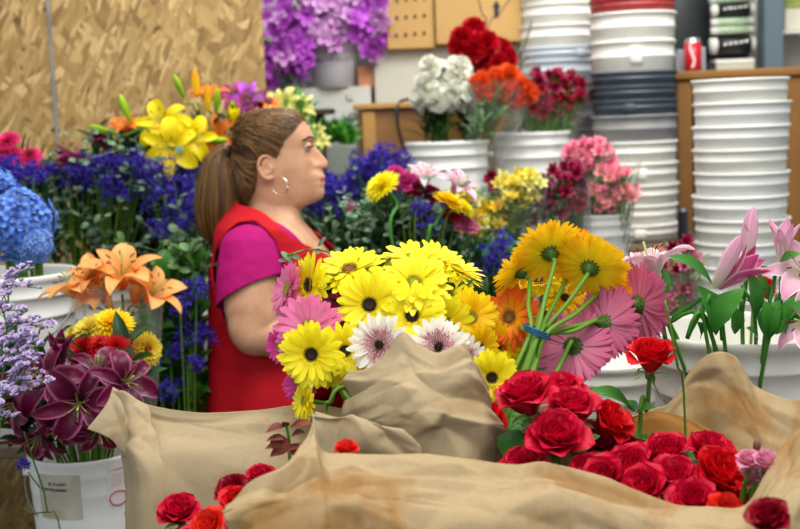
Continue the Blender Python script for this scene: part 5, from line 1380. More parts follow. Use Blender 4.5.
# ================================================================== FOREGROUND
from mathutils.geometry import delaunay_2d_cdt
def bez_grid(rows, nu, nv):
    """smooth surface through a lattice of (px,py,d) points, as world points"""
    wr_ = [cr([P(*p) for p in r], nu) for r in rows]; cols = []
    for i in range(nu + 1): cols.append(cr([r[i] for r in wr_], nv))
    return [[cols[i][j] for i in range(nu + 1)] for j in range(nv + 1)]
def sheet(mb, rows, nu=90, nv=60, seed=1, amp=.006, fine=.0009, cs=1.0):
    R = random.Random(seed); g = bez_grid(rows, nu, nv)
    AU = sum((g[nv // 2][i + 1] - g[nv // 2][i]).length for i in range(nu)); AV = sum((g[j + 1][nu // 2] - g[j][nu // 2]).length for j in range(nv))
    H = np.zeros((nv + 1, nu + 1))
    for lvl, (step, a_) in enumerate(((.085 * cs, amp * 1.9), (.04 * cs, amp * .5))):
        pts = []; ku = max(3, int(AU / step)); kv = max(3, int(AV / (step * .8)))
        for a in range(ku + 1):
            for b in range(kv + 1):
                x = AU * (a + (R.uniform(-.46, .46) if 0 < a < ku else 0)) / ku; y = AV * (b + (R.uniform(-.46, .46) if 0 < b < kv else 0)) / kv
                pts.append(Vector((x, y)))
        V2, _, F2, _, _, _ = delaunay_2d_cdt(pts, [], [], 0, 1e-6); hh = [R.uniform(-1, 1) * a_ for _ in V2]
        for fc in F2:
            (x0, y0), (x1, y1), (x2, y2) = [tuple(V2[k]) for k in fc]; den = (y1 - y2) * (x0 - x2) + (x2 - x1) * (y0 - y2)
            if abs(den) < 1e-12: continue
            i0 = max(0, int(min(x0, x1, x2) / AU * nu)); i1 = min(nu, int(max(x0, x1, x2) / AU * nu) + 1); j0 = max(0, int(min(y0, y1, y2) / AV * nv)); j1 = min(nv, int(max(y0, y1, y2) / AV * nv) + 1)
            for j in range(j0, j1 + 1):
                for i in range(i0, i1 + 1):
                    x, y = AU * i / nu, AV * j / nv; l0 = ((y1 - y2) * (x - x2) + (x2 - x1) * (y - y2)) / den; l1 = ((y2 - y0) * (x - x2) + (x0 - x2) * (y - y2)) / den; l2 = 1 - l0 - l1
                    if l0 >= -1e-6 and l1 >= -1e-6 and l2 >= -1e-6: H[j, i] = H[j, i] * 0 + l0 * hh[fc[0]] + l1 * hh[fc[1]] + l2 * hh[fc[2]] if lvl == 0 else H0[j, i] + l0 * hh[fc[0]] + l1 * hh[fc[1]] + l2 * hh[fc[2]]
        H0 = H.copy()
    vs = []; uv = []
    for j in range(nv + 1):
        for i in range(nu + 1):
            p = g[j][i]; pi = g[j][min(i + 1, nu)] - g[j][max(i - 1, 0)]; pj = g[min(j + 1, nv)][i] - g[max(j - 1, 0)][i]
            n = pi.cross(pj); n = n.normalized() if n.length > 1e-9 else Vector((0, -1, 0))
            vs.append(p + n * (H[j, i] * min(1, .35 + j / nv * 5) + fine * mnoise.noise(p * 30))); uv.append((i / nu, j / nv))
    mb.add(vs, gridf(nu, nv), uv)
KR = paper_mat('kraft_paper', (188, 168, 132), (172, 144, 100), .07)
KR2 = paper_mat('kraft_paper_stained', (188, 164, 124), (166, 126, 74), .11)
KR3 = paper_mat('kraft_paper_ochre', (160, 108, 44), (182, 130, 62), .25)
def sheet_part(name, rows, mat, root, **kw):
    mb = MB(); sheet(mb, rows, **kw); o = part(name, mb, mat, root); solidify(o, .0008); return o
TB = TZ + .003
def gp(px, d): q = P(px, 500, d); return (q.x, d, TB)     # a foot on the table top
def foot(px, d):
    """photo coordinates of the table top at that distance"""
    p = Vector((P(px, 500, d).x, d, TB)); r = p - CAM; k = F / r.dot(_fwd); return (400 + r.dot(_right) * k, 264.5 - r.dot(_up) * k, d)
# left wrap (back sheet with folded corner)
t = thing('paper_wrap', 'brown kraft paper sheet standing behind the left red roses with a folded corner', 'paper wrap', gp(230, 1.8), None)
sheet_part('paper_sheet', [
 [(113, 388, 1.86), (150, 404, 1.84), (200, 411, 1.80), (262, 408, 1.80), (312, 404, 1.82), (352, 412, 1.82), (378, 428, 1.82)],
 [(122, 430, 1.84), (158, 432, 1.80), (205, 436, 1.77), (262, 434, 1.77), (315, 432, 1.80), (352, 440, 1.81), (384, 450, 1.82)],
 [(123, 480, 1.80), (160, 482, 1.75), (208, 484, 1.73), (262, 484, 1.73), (315, 484, 1.76), (355, 486, 1.78), (390, 490, 1.80)],
 [foot(125, 1.78), foot(160, 1.74), foot(208, 1.72), foot(262, 1.72), foot(315, 1.75), foot(355, 1.77), foot(390, 1.79)]], KR, t, seed=3, amp=.007, cs=1.1, nu=110, nv=100)
sheet_part('folded_corner', [
 [(113, 387.5, 1.855), (108, 400, 1.83), (100, 414, 1.82), (87, 429, 1.81)],
 [(124, 396, 1.835), (121, 408, 1.81), (114, 424, 1.80), (102, 435, 1.80)],
 [(134, 408, 1.825), (130, 424, 1.79), (124, 438, 1.785), (114, 443, 1.79)],
 [(143, 424, 1.82), (137, 442, 1.785), (131, 456, 1.78), (122, 458, 1.785)]], KR, t, nu=30, nv=24, seed=4, amp=.003)
sheet_part('side_fold', [
 [(114, 390, 1.845), (124, 391, 1.82), (136, 398, 1.81), (148, 406, 1.815)],
 [(122, 430, 1.83), (130, 432, 1.78), (142, 434, 1.77), (156, 438, 1.775)],
 [(123, 480, 1.79), (132, 482, 1.74), (148, 484, 1.73), (168, 486, 1.735)],
 [foot(124, 1.775), foot(134, 1.73), foot(148, 1.715), foot(168, 1.715)]], KR, t, nu=30, nv=40, seed=5, amp=.004)
# middle cone of the gerbera bunch
t = thing('paper_wrap', 'brown paper cone with two pointed tips around the yellow gerberas', 'paper wrap', gp(425, 1.68))
sheet_part('paper_sheet', [
 [(349, 371, 1.70), (368, 369, 1.67), (388, 352, 1.66), (402, 332, 1.655), (418, 344, 1.65), (436, 353, 1.645), (452, 347, 1.645), (466, 342, 1.65), (470, 354, 1.66), (476, 372, 1.69)],
 [(347, 392, 1.70), (366, 388, 1.655), (388, 378, 1.63), (404, 368, 1.62), (420, 370, 1.61), (440, 374, 1.61), (458, 372, 1.615), (474, 374, 1.63), (484, 386, 1.66), (490, 400, 1.69)],
 [(347, 420, 1.70), (368, 418, 1.64), (390, 412, 1.61), (408, 408, 1.595), (426, 408, 1.585), (446, 410, 1.585), (466, 412, 1.59), (486, 416, 1.61), (498, 424, 1.645), (505, 434, 1.68)],
 [(352, 452, 1.70), (374, 456, 1.63), (396, 460, 1.60), (414, 460, 1.585), (432, 462, 1.575), (452, 462, 1.575), (472, 462, 1.58), (490, 462, 1.60), (502, 460, 1.635), (508, 458, 1.67)],
 [foot(360, 1.70), foot(380, 1.63), foot(400, 1.60), foot(416, 1.585), foot(434, 1.575), foot(452, 1.575), foot(470, 1.58), foot(486, 1.60), foot(498, 1.63), foot(504, 1.67)]], KR, t, seed=8, amp=.006, cs=.8, nu=80, nv=100)
t = thing('paper_wrap', 'small crumpled brown paper flap between the big front sheet and the pointed cone', 'paper wrap', gp(350, 1.52))
sheet_part('paper_sheet', [
 [(314, 412, 1.56), (332, 420, 1.545), (352, 425, 1.54), (372, 429, 1.54), (390, 438, 1.55), (414, 457, 1.56)],
 [(314, 436, 1.54), (334, 440, 1.525), (354, 442, 1.52), (374, 446, 1.52), (394, 454, 1.53), (418, 468, 1.55)],
 [foot(320, 1.53), foot(336, 1.52), foot(354, 1.515), foot(374, 1.515), foot(394, 1.525), foot(418, 1.54)]], KR, t, nu=60, nv=50, seed=12, amp=.007, cs=.7)
# front sheet
t = thing('paper_wrap', 'large crumpled brown paper sheet across the very front', 'paper wrap', gp(480, 1.4))
sheet_part('paper_sheet', [
 [(237, 500, 1.36), (262, 479, 1.37), (288, 462, 1.39), (303, 440, 1.42), (315, 414, 1.45), (322, 449, 1.44), (350, 454, 1.44), (390, 456, 1.44), (430, 457, 1.44), (470, 460, 1.44), (512, 463, 1.44), (545, 459, 1.44), (578, 469, 1.435), (625, 489, 1.43), (671, 506, 1.42), (710, 509, 1.41), (746, 506, 1.41), (768, 468, 1.42), (790, 436, 1.44), (825, 408, 1.45)],
 [(230, 520, 1.33), (258, 500, 1.33), (284, 490, 1.345), (306, 478, 1.36), (320, 470, 1.37), (334, 478, 1.375), (358, 482, 1.38), (394, 484, 1.38), (432, 486, 1.385), (470, 488, 1.39), (510, 490, 1.395), (545, 488, 1.395), (580, 492, 1.39), (626, 512, 1.385), (670, 525, 1.375), (708, 527, 1.365), (746, 524, 1.365), (770, 494, 1.37), (794, 470, 1.38), (828, 450, 1.39)],
 [(226, 548, 1.30), (254, 540, 1.295), (282, 536, 1.305), (306, 532, 1.315), (324, 528, 1.32), (340, 530, 1.325), (362, 532, 1.33), (396, 534, 1.33), (434, 536, 1.335), (472, 538, 1.34), (512, 540, 1.345), (547, 540, 1.345), (582, 542, 1.34), (628, 546, 1.335), (672, 552, 1.33), (710, 554, 1.32), (748, 552, 1.32), (772, 546, 1.325), (798, 540, 1.33), (832, 534, 1.34)],
 [foot(x, d) for x, d in ((228, 1.27), (256, 1.265), (284, 1.27), (306, 1.275), (326, 1.28), (342, 1.285), (364, 1.29), (398, 1.29), (436, 1.295), (474, 1.3), (514, 1.305), (549, 1.305), (584, 1.3), (630, 1.295), (674, 1.29), (712, 1.285), (750, 1.285), (774, 1.29), (800, 1.295), (834, 1.3))]], KR2, t, nu=260, nv=110, seed=21, amp=.0085, fine=.0010, cs=.9)
# right wrap
t = thing('paper_wrap', 'tall peaked brown paper with orange brown stains before the white lily bucket', 'paper wrap', gp(660, 1.8))
sheet_part('paper_sheet', [
 [(606, 436, 1.80), (622, 421, 1.83), (640, 413, 1.84), (655, 408, 1.845), (668, 404, 1.85), (680, 388, 1.85), (692, 368, 1.85), (706, 356, 1.84), (720, 352, 1.83), (735, 358, 1.835), (745, 374, 1.84), (754, 386, 1.84), (775, 395, 1.82), (800, 400, 1.79), (832, 400, 1.74)],
 [(610, 452, 1.80), (626, 448, 1.81), (642, 442, 1.82), (658, 438, 1.825), (672, 432, 1.83), (686, 424, 1.83), (700, 412, 1.825), (714, 406, 1.81), (728, 406, 1.80), (742, 412, 1.80), (754, 424, 1.79), (768, 434, 1.77), (788, 440, 1.74), (808, 442, 1.71), (836, 440, 1.67)],
 [(612, 500, 1.80), (628, 498, 1.80), (645, 496, 1.80), (660, 494, 1.80), (676, 492, 1.80), (690, 490, 1.80), (704, 488, 1.79), (718, 486, 1.78), (732, 486, 1.77), (746, 488, 1.76), (758, 490, 1.74), (774, 494, 1.71), (792, 496, 1.68), (812, 496, 1.65), (838, 494, 1.62)],
 [foot(x, 1.8 - max(0, x - 700) * .0013) for x in (614, 630, 647, 662, 678, 692, 706, 720, 734, 748, 760, 776, 794, 814, 840)]], KR2, t, nu=150, nv=70, seed=31, amp=.008, cs=.9)
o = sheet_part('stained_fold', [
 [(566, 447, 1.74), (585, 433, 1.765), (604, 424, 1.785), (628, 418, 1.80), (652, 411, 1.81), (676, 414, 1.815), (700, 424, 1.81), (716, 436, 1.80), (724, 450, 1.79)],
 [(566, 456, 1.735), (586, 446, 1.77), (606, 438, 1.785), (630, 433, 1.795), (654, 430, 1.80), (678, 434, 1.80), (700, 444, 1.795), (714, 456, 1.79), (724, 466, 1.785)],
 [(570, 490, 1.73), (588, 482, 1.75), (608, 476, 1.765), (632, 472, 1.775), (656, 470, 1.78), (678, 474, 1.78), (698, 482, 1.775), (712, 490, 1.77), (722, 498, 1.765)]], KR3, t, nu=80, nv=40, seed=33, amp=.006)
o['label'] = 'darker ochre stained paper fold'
o = sheet_part('torn_edge', [
 [(507, 459, 1.60), (524, 447, 1.63), (545, 440, 1.66), (572, 433, 1.69), (598, 425, 1.73), (622, 419, 1.78)],
 [(508, 470, 1.60), (526, 462, 1.62), (548, 456, 1.64), (574, 448, 1.67), (600, 438, 1.71), (624, 428, 1.76)],
 [(512, 500, 1.60), (530, 498, 1.61), (552, 494, 1.63), (576, 488, 1.65), (602, 478, 1.69), (626, 468, 1.74)]], KR, t, nu=60, nv=30, seed=34, amp=.004)
# right front edge rises in front of the small pink roses: part of the big front sheet above

# ---------------------------------------------------------------- gerberas of the wrapped bunch
GB = Vector(gp(425, 1.80)); GR = random.Random(55)
def ger(px, py, d, n, s, mats, label, kind='gerbera', v=0, base=GB, mid=None, r=.0032, k=.05, stemmat=None):
    b = base + Vector((GR.uniform(-.035, .035), GR.uniform(-.02, .02), 0))
    return flower(kind, v % 3, mats, px, py, d, n, s, b, 'gerbera' , label, r=r, mid=mid, stemmat=stemmat or gerst, k=k)
Y = gm(YEL, DRK); YO = gm(YEL, OLV); YB = gm(YEL, BRN)
G = [
 (412, 261, 1.93, (.0, .25, .95), .98, YO, 'yellow gerbera at the top centre of the wrapped bunch, seen edge on'),
 (436, 262, 1.97, (.35, .35, .85), .92, YO, 'yellow gerbera top right of the wrapped bunch, behind the pale centred one'),
 (456, 272, 1.95, (.45, .15, .85), .88, YO, 'yellow gerbera at the upper right tip of the wrapped bunch, tilted right'),
 (350, 272, 1.90, (-.1, .50, .85), 1.0, YB, 'yellow gerbera with brown centre lying open upward at the upper left'),
 (312, 285, 1.88, (-.85, .55, .15), .92, Y, 'yellow gerbera turned left beside the light pink one'),
 (414, 285, 1.86, (.05, .72, .66), 1.04, YO, 'large yellow gerbera with pale olive centre, middle top of the bunch'),
 (370, 305, 1.84, (-.1, .95, .22), 1.0, Y, 'yellow gerbera with dark centre facing the camera, left of middle'),
 (412, 316, 1.83, (.0, .95, .28), .96, Y, 'yellow gerbera with dark centre directly under the pale centred one'),
 (446, 298, 1.90, (.45, .75, .4), .92, YO, 'yellow gerbera facing right below the top right ones'),
 (445, 322, 1.86, (.25, .85, -.1), .82, YO, 'yellow gerbera half hidden above the right frilled white one'),
 (470, 318, 1.88, (.35, .9, .2), .86, gm(YEL2, OLV), 'warm yellow gerbera at the right side of the bunch next to the orange one'),
 (478, 348, 1.86, (.5, .7, .0), .72, gm(YEL2, BRN), 'warm yellow gerbera low at the right above the small dark centred one'),
 (491, 377, 1.72, (.15, .95, .05), .74, Y, 'small yellow gerbera with dark centre hanging beside the red roses'),
 (312, 354, 1.76, (-.12, .96, .1), .90, Y, 'yellow gerbera with dark centre, lowest at the left of the bunch'),
 (344, 351, 1.80, (.3, .9, .15), .80, Y, 'yellow gerbera overlapping the lowest left one from behind'),
 (330, 370, 1.82, (-.1, .8, -.3), .6, YO, 'small yellow gerbera peeking under the two low left ones'),
]
for i, (x, y, d, n, s, m, l) in enumerate(G): ger(x, y, d, n, s, m, l, v=i)
ger(306, 401, 1.76, (-.75, .45, .2), .56, YO, 'yellow gerbera bud seen from the side on a bent stem at the lower left', v=1, mid=P(348, 398, 1.76), k=.03)
ger(309, 329, 1.83, (-.15, .85, .35), .98, gm(PINK, OLV, PINK), 'light pink gerbera left of the bunch, tilted up', v=0)
ger(290, 290, 1.90, (-.75, .35, .3), .85, gm(PINK, OLV, PINK), 'light pink gerbera furthest left by the woman\'s arm', v=1)
ger(337, 319, 1.90, (.1, .95, .1), .86, gm(HOT, OLV, HOT), 'hot pink gerbera with greenish centre behind the yellow ones', v=2)
ger(281, 346, 1.90, (-.6, .7, .0), .55, gm(HOT, OLV, HOT), 'hot pink gerbera tip peeking out behind the light pink one', v=0)
ger(301, 385, 1.86, (-.3, .8, .2), .55, gm(HOT, OLV, HOT), 'hot pink gerbera low at the left between yellow ones and the paper', v=1)
ger(380, 345, 1.77, (-.1, .93, .2), .86, gm(WHT, DRK), 'white gerbera with pink frilled centre above the left paper tip', kind='frilly', v=0)
ger(438, 348, 1.76, (.05, .85, .35), .86, gm(WHT, DRK), 'white gerbera with pink frilled centre between the two paper tips', kind='frilly', v=1)
ger(462, 361, 1.80, (.5, .7, .1), .80, gm(WHT, DRK), 'white gerbera mostly hidden behind the right paper tip', kind='frilly', v=2)
flower('carnation', 0, {'petals': CARR}, 326, 402, 1.86, (0, .9, .3), .95, GB, 'carnation', 'dark red bloom half sunk behind the yellow side-on gerbera')
# leaves in the bunch
t = thing('green_leaf_bunch', 'dark green leaves showing between the wrapped gerbera heads', 'foliage', GB)
mb = MB(); foliage(mb, GR, [(300, 310), (340, 280), (440, 280), (480, 310), (486, 390), (330, 395)], 1.93, .03, 150, .07, .028, up=.5); part('leaves', mb, dkgrn, t)
mb = MB()
for i in range(10): tube(mb, cr([P(350 + i * 12, 350, 1.93), P(390 + i * 6, 420, 1.88), GB + Vector((-.02 + i * .004, 0, 0))], 8), .0025, 5)
part('stems', mb, grn, t)
mb = MB(); tube(mb, cr([P(345, 386, 1.76), P(336, 390, 1.75), P(330, 402, 1.75), P(325, 425, 1.76), Vector(gp(322, 1.76))], 14), .003, 7); part('bare_stem', mb, gerst, t)
mb = MB(); 
for (a, b) in (((285, 256), (304, 250)), ((304, 250), (318, 249)), ((296, 252), (290, 262))):
    tube(mb, [P(a[0], a[1], 2.1), P(b[0], b[1], 2.1)], .0015, 4)
eu = MB()
for (x, y) in ((283, 258), (293, 262), (304, 247), (312, 253), (318, 246), (300, 256)):
    a = P(x, y, 2.1); leaf(eu, a, a + Vector((rng.uniform(-.02, .02), -.006, rng.uniform(-.01, .02))), .018, 0, 4, .1, prof='round')
tube(mb, cr([P(318, 249, 2.1), P(345, 262, 2.05), P(380, 330, 1.95), GB], 14), .0016, 5)
t = thing('eucalyptus_sprig', 'small eucalyptus sprig reaching left over the top of the yellow gerberas', 'foliage', GB); part('stems', mb, grn, t); part('leaves', eu, euc, t)

# ---------------------------------------------------------------- tied gerberas seen from behind
TIEP = P(537, 333, 1.80); TB2 = Vector(gp(472, 1.74)) 
YT = petal_mat('tied_yellow_petal', (255, 236, 30), (255, 206, 30), var=.06, mid=(255, 240, 40), trans=.45); YT2 = petal_mat('tied_gold_petal', (255, 226, 20), (252, 160, 30), var=.08, mid=(255, 224, 30), trans=.45)
TG = [  # head px,py,d, facing, s, mats, stem through tie offset, label
 (550, 253, 1.88, (-.15, -.78, .55), 1.08, gm(YT), (0, 0), 'yellow orange gerbera topmost of the tied bundle, seen from below'),
 (520, 272, 1.90, (-.60, -.50, .55), .90, gm(YT), (-6, -2), 'yellow gerbera at the left of the tied bundle with its green underside showing'),
 (590, 268, 1.87, (.40, -.76, .48), 1.10, gm(YT), (5, 1), 'yellow orange gerbera at the right of the tied bundle facing away'),
 (607, 288, 1.90, (.75, -.55, .30), .86, gm(YT2), (8, 2), 'yellow gerbera at the right lower edge of the tied bundle above the pink ones'),
 (575, 252, 1.96, (.2, -.5, .7), 1.0, gm(YT2), (3, -2), 'orange tinged yellow gerbera behind the top two of the tied bundle'),
 (541, 284, 1.96, (-.2, .3, .9), .9, gm(YEL), (-2, 0), 'yellow gerbera deep inside the tied bundle'),
 (565, 300, 1.93, (.1, .5, .6), .7, gm(YEL2), (2, 1), 'small yellow gerbera inside the tied bundle under the topmost'),
 (638, 305, 1.92, (.85, -.5, -.05), 1.2, gm(DUSTY, OLV, DUSTY), (8, 4), 'large dusty pink gerbera furthest right in the tied bundle'),
 (604, 324, 1.86, (.72, -.6, -.30), 1.12, gm(DUSTY, OLV, DUSTY), (7, 5), 'dusty pink gerbera in the middle right with pale green underside'),
 (573, 346, 1.85, (.25, -.85, -.40), 1.1, gm(DUSTY, OLV, DUSTY), (9, 6), 'dusty pink gerbera lowest in the tied bundle, seen from behind'),
 (511, 318, 1.90, (-.5, .75, .35), .92, gm(ORG, BRN, ORG), (-7, 3), 'orange gerbera left of the tied stems'),
 (498, 345, 1.90, (-.3, .8, -.1), .75, gm(YEL2, BRN), (-8, 6), 'orange yellow gerbera low left of the tied stems'),
 (512, 364, 1.92, (0, .8, -.2), .7, gm(YEL2, BRN), (-5, 6), 'yellow gerbera half hidden behind the tied stems'),
 (565, 366, 1.93, (.2, .6, -.3), .6, gm(ORG, BRN, ORG), (3, 6), 'small orange gerbera below the lowest pink one'),
]
for i, (x, y, d, n, s, m, tp, l) in enumerate(TG):
    h = P(x, y, d); nv = Vector((n[0], -n[1], n[2])).normalized(); a = h - nv * .014 * s
    t = thing('gerbera', l, 'flower', TB2, None); M = Matrix.Translation(h) @ rotto(nv, i) @ Matrix.Scale(s, 4)
    for pn, me in lib('gerbera_back' if nv.y > 0 else 'gerbera', i % 3).items(): inst(pn, me, m.get(pn), t, M)
    tp_ = P(537 + tp[0] * 1.1, 333 + tp[1] * .8, 1.80 + (i % 3 - 1) * .012)
    fr = P(521 + tp[0] * 1.5, 378, 1.77 + (i % 2) * .015); fr2 = P(492 + tp[0] * 2.2, 450, 1.745 + (i % 2) * .015)
    mb = MB(); low = y > 338
    if low: fr = a.lerp(fr2, .35) + Vector((0, -.004, 0)); tp_ = a.lerp(fr, .5)
    tube(mb, cr([a, a - nv * .010] + ([] if low else [a.lerp(tp_, .5) + Vector((0, -.006, -.002))]) + [tp_, fr, fr2, TB2 + Vector((tp[0] * .003, (i % 3) * .008, 0))], 30), .0036, 8); part('stem', mb, gerst, t)
mb = MB(); pts = []
for i in range(25):
    a = 2 * PI * i / 24; pts.append(P(537 + math.cos(a) * 12.5, 333.5 + math.cos(a) * 5 + math.sin(a) * 1.5, 1.80 - .022 * math.sin(a)))
for k in range(3): tube(mb, [p + Vector((0, 0, k * .0035)) for p in pts], .002, 6)
single('blue_rubber_band', mb, solid('blue_band', (30, 90, 130), .5), 'blue rubber band tying the gerbera stems', 'rubber band', TIEP)

# ---------------------------------------------------------------- roses
RB1 = Vector(gp(535, 1.68)); RB2 = Vector(gp(650, 1.64)); RB3 = Vector(gp(240, 1.62))
def rose(px, py, d, n, s, c, label, base, v=0, leaves=(), name='rose', mid=None, stemmat=None):
    b = base + Vector((GR.uniform(-.03, .03), GR.uniform(-.02, .02), 0))
    n = (n[0] * 1.2 + GR.uniform(-.25, .25), n[1] * .62, n[2])
    return flower('rose', v % 3, {'petals': c}, px, py + 21, d, n, s * 1.0, b, name, label, r=.0034, leaves=leaves, mid=mid, stemmat=stemmat, k=.05)
rose(532, 395, 1.60, (-.05, .42, .9), 1.12, RED, 'red rose uppermost left in the front rose bunch, with green sepals below', RB1, 0)
rose(498, 414, 1.68, (-.3, .7, .55), .98, CRIM, 'bright red rose at the left edge of the front bunch beside the paper cone', RB1, 1)
rose(488, 398, 1.74, (-.3, .7, .4), .9, CRIM, 'red rose just below the small yellow gerbera', RB1, 2)
rose(561, 388, 1.68, (.1, .5, .85), 1.0, RED, 'red rose at the top of the front bunch behind the upper left one', RB1, 2)
rose(572, 405, 1.63, (.1, .6, .8), 1.05, RED, 'red rose in the centre of the front bunch', RB1, 1)
rose(598, 414, 1.66, (.35, .6, .65), .98, CRIM, 'bright red rose at the right end of the front bunch', RB1, 0)
rose(557, 432, 1.57, (-.05, .7, .65), 1.10, RED, 'large red rose low in the front bunch with sepals pointing down', RB1, 2)
rose(530, 455, 1.57, (-.3, .8, .45), .9, RED, 'red rose half sunk behind the front paper edge, left of two', RB1, 0)
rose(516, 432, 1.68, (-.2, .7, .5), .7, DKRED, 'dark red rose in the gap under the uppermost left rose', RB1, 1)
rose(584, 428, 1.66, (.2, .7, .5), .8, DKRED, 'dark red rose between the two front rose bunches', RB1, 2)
rose(586, 458, 1.54, (.1, .8, .5), .72, RED, 'small red rose just above the front paper edge in the middle', RB1, 1)
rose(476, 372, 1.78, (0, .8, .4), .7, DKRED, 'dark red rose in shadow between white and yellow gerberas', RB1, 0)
rose(620, 444, 1.66, (-.1, .5, .8), .88, DKRED, 'dark red rose at the back left of the right rose bunch', RB2, 0)
rose(634, 460, 1.58, (-.1, .7, .7), .98, RED, 'red rose left of centre in the right rose bunch', RB2, 1)
rose(610, 466, 1.52, (-.3, .8, .5), .88, RED, 'red rose at the left of the right bunch touching the paper edge', RB2, 2)
rose(667, 447, 1.64, (0, .6, .8), .95, RED, 'red rose at the top centre of the right rose bunch', RB2, 1)
rose(704, 448, 1.62, (.15, .5, .8), 1.0, RED, 'red rose top right of the right bunch with spreading petals', RB2, 0)
rose(648, 478, 1.52, (-.1, .75, .6), .92, RED, 'red rose low in the right bunch, first right of the paper edge', RB2, 2)
rose(676, 472, 1.54, (0, .75, .65), .98, RED, 'red rose in the centre of the right bunch', RB2, 0)
rose(716, 470, 1.54, (.2, .7, .65), 1.12, CRIM, 'large bright red rose at the right of the right bunch', RB2, 2)
rose(696, 490, 1.49, (0, .8, .55), .88, RED, 'red rose low centre of the right bunch by the vermilion one', RB2, 1)
rose(735, 488, 1.50, (.35, .75, .5), .85, CRIM, 'red rose at the lower right corner of the right bunch', RB2, 1)
rose(714, 502, 1.46, (.1, .8, .5), .82, VERM, 'vermilion orange red rose at the bottom of the right bunch', RB2, 0)
rose(727, 458, 1.64, (.4, .6, .5), .6, RED, 'small red rose behind the right edge of the right bunch', RB2, 0)
rose(650, 352, 1.72, (.05, .38, .92), 1.0, CRIM, 'single red rose standing high on its stem before the lily bucket', Vector(gp(632, 1.72)), 1,
     leaves=((588, 391, 1.70, 632, 410, 1.72, .034), (655, 408, 1.70, 636, 414, 1.72, .026), (627, 400, 1.74, 634, 412, 1.72, .02)), mid=P(641, 408, 1.72))
# left roses
rose(182, 503, 1.60, (-.1, .62, .75), .82, RED, 'dark red rose furthest left in front of the tall paper', RB3, 1)
rose(237, 478, 1.62, (0, .6, .8), .66, DKRED, 'dark cupped rose in the left group, second highest', RB3, 0)
rose(261, 469, 1.64, (.15, .6, .8), .68, RED, 'red rose highest in the left group beside the front paper corner', RB3, 2)
rose(236, 495, 1.54, (.1, .75, .6), .80, CRIM, 'bright red rose in the middle of the left group', RB3, 2)
rose(216, 513, 1.50, (-.2, .75, .5), .72, VERM, 'vermilion rose with spread petals in the left group', RB3, 1)
rose(240, 512, 1.46, (.2, .75, .5), .7, RED, 'red rose lowest in the left group beside the paper corner', RB3, 0)
rose(192, 528, 1.52, (-.1, .7, .5), .6, RED, 'red rose cut by the bottom of the frame under the leftmost rose', RB3, 2)
rose(347, 436, 1.47, (0, .5, .8), .42, VERM, 'red rose petal tip peeking over the big front paper', Vector(gp(347, 1.47)), 2)
rose(773, 508, 1.265, (-.1, .6, .7), .66, DKRED, 'dark wine rose at the bottom right corner of the photo', Vector((P(772, 528, 1.16).x, 1.16, TB)), 0)
# leaves among the roses
t = thing('green_leaf_bunch', 'rose leaves between the front red roses', 'foliage', RB1)
mb = MB()
for (x0, y0, x1, y1, d, w_) in ((520, 430, 508, 462, 1.60, .045), (524, 428, 505, 436, 1.66, .03), (582, 446, 600, 436, 1.60, .02), (577, 452, 590, 448, 1.58, .016), (640, 484, 628, 480, 1.52, .02), (700, 458, 694, 476, 1.55, .014), (552, 452, 545, 462, 1.55, .014), (600, 452, 596, 462, 1.55, .014)):
    leaf(mb, P(x0, y0, d), P(x1, y1, d), w_)
foliage(mb, GR, [(500, 425), (600, 425), (720, 470), (720, 500), (560, 465)], 1.70, .03, 90, .05, .028, up=.5)
part('leaves', mb, midgrn, t)
mb = MB()
for i in range(12): tube(mb, cr([P(510 + i * 17, 448 + i * 3, 1.68), P(530 + i * 9, 500, 1.66), RB1 + Vector((i * .012, 0, 0))], 8), .0028, 5)
part('stems', mb, grn, t)
# small pink roses by the right paper edge
PK = petal_mat('small_pink_rose', (214, 90, 130), (240, 160, 190), var=.08)
for i, (x, y, s, l) in enumerate([(764, 464, .5, 'small pink rose nearest the right paper edge'), (748, 462, .46, 'small pink rosebud left of the small pink rose'), (750, 474, .38, 'tiny pink rosebud low by the red roses'), (757, 483, .36, 'pink rosebud lowest against the paper edge')]):
    rose(x, y - 14, 1.44 + .01 * i, (.1, .5, .85), s, PK, l, Vector(gp(755, 1.46)), i, name='small_pink_rose')
t = thing('rosebud', 'closed brown green rosebud standing above the small pink roses', 'flower', gp(757, 1.54)); h = P(757, 446, 1.54)
mb = MB(); blob(mb, h, (.0055, .0055, .009), 10, 8); part('bud', mb, petal_mat('brown_bud', (110, 84, 60), (150, 100, 84), var=.1), t)
mb = MB(); tube(mb, cr([h - Vector((0, 0, .008)), P(759, 465, 1.54), Vector(gp(757, 1.54))], 10), .0014, 6); part('stem', mb, grn, t)
for (x, y, l) in ((775, 458, 'closed rosebud leaning against the right paper edge'), ):
    h = P(x, y, 1.5); t = thing('rosebud', l, 'flower', gp(770, 1.5)); mb = MB(); blob(mb, h, (.004, .004, .008), 8, 6); part('bud', mb, MC['brown_bud'], t); mb = MB(); tube(mb, cr([h, P(770, 478, 1.5), Vector(gp(770, 1.5))], 8), .0012, 5); part('stem', mb, grn, t)
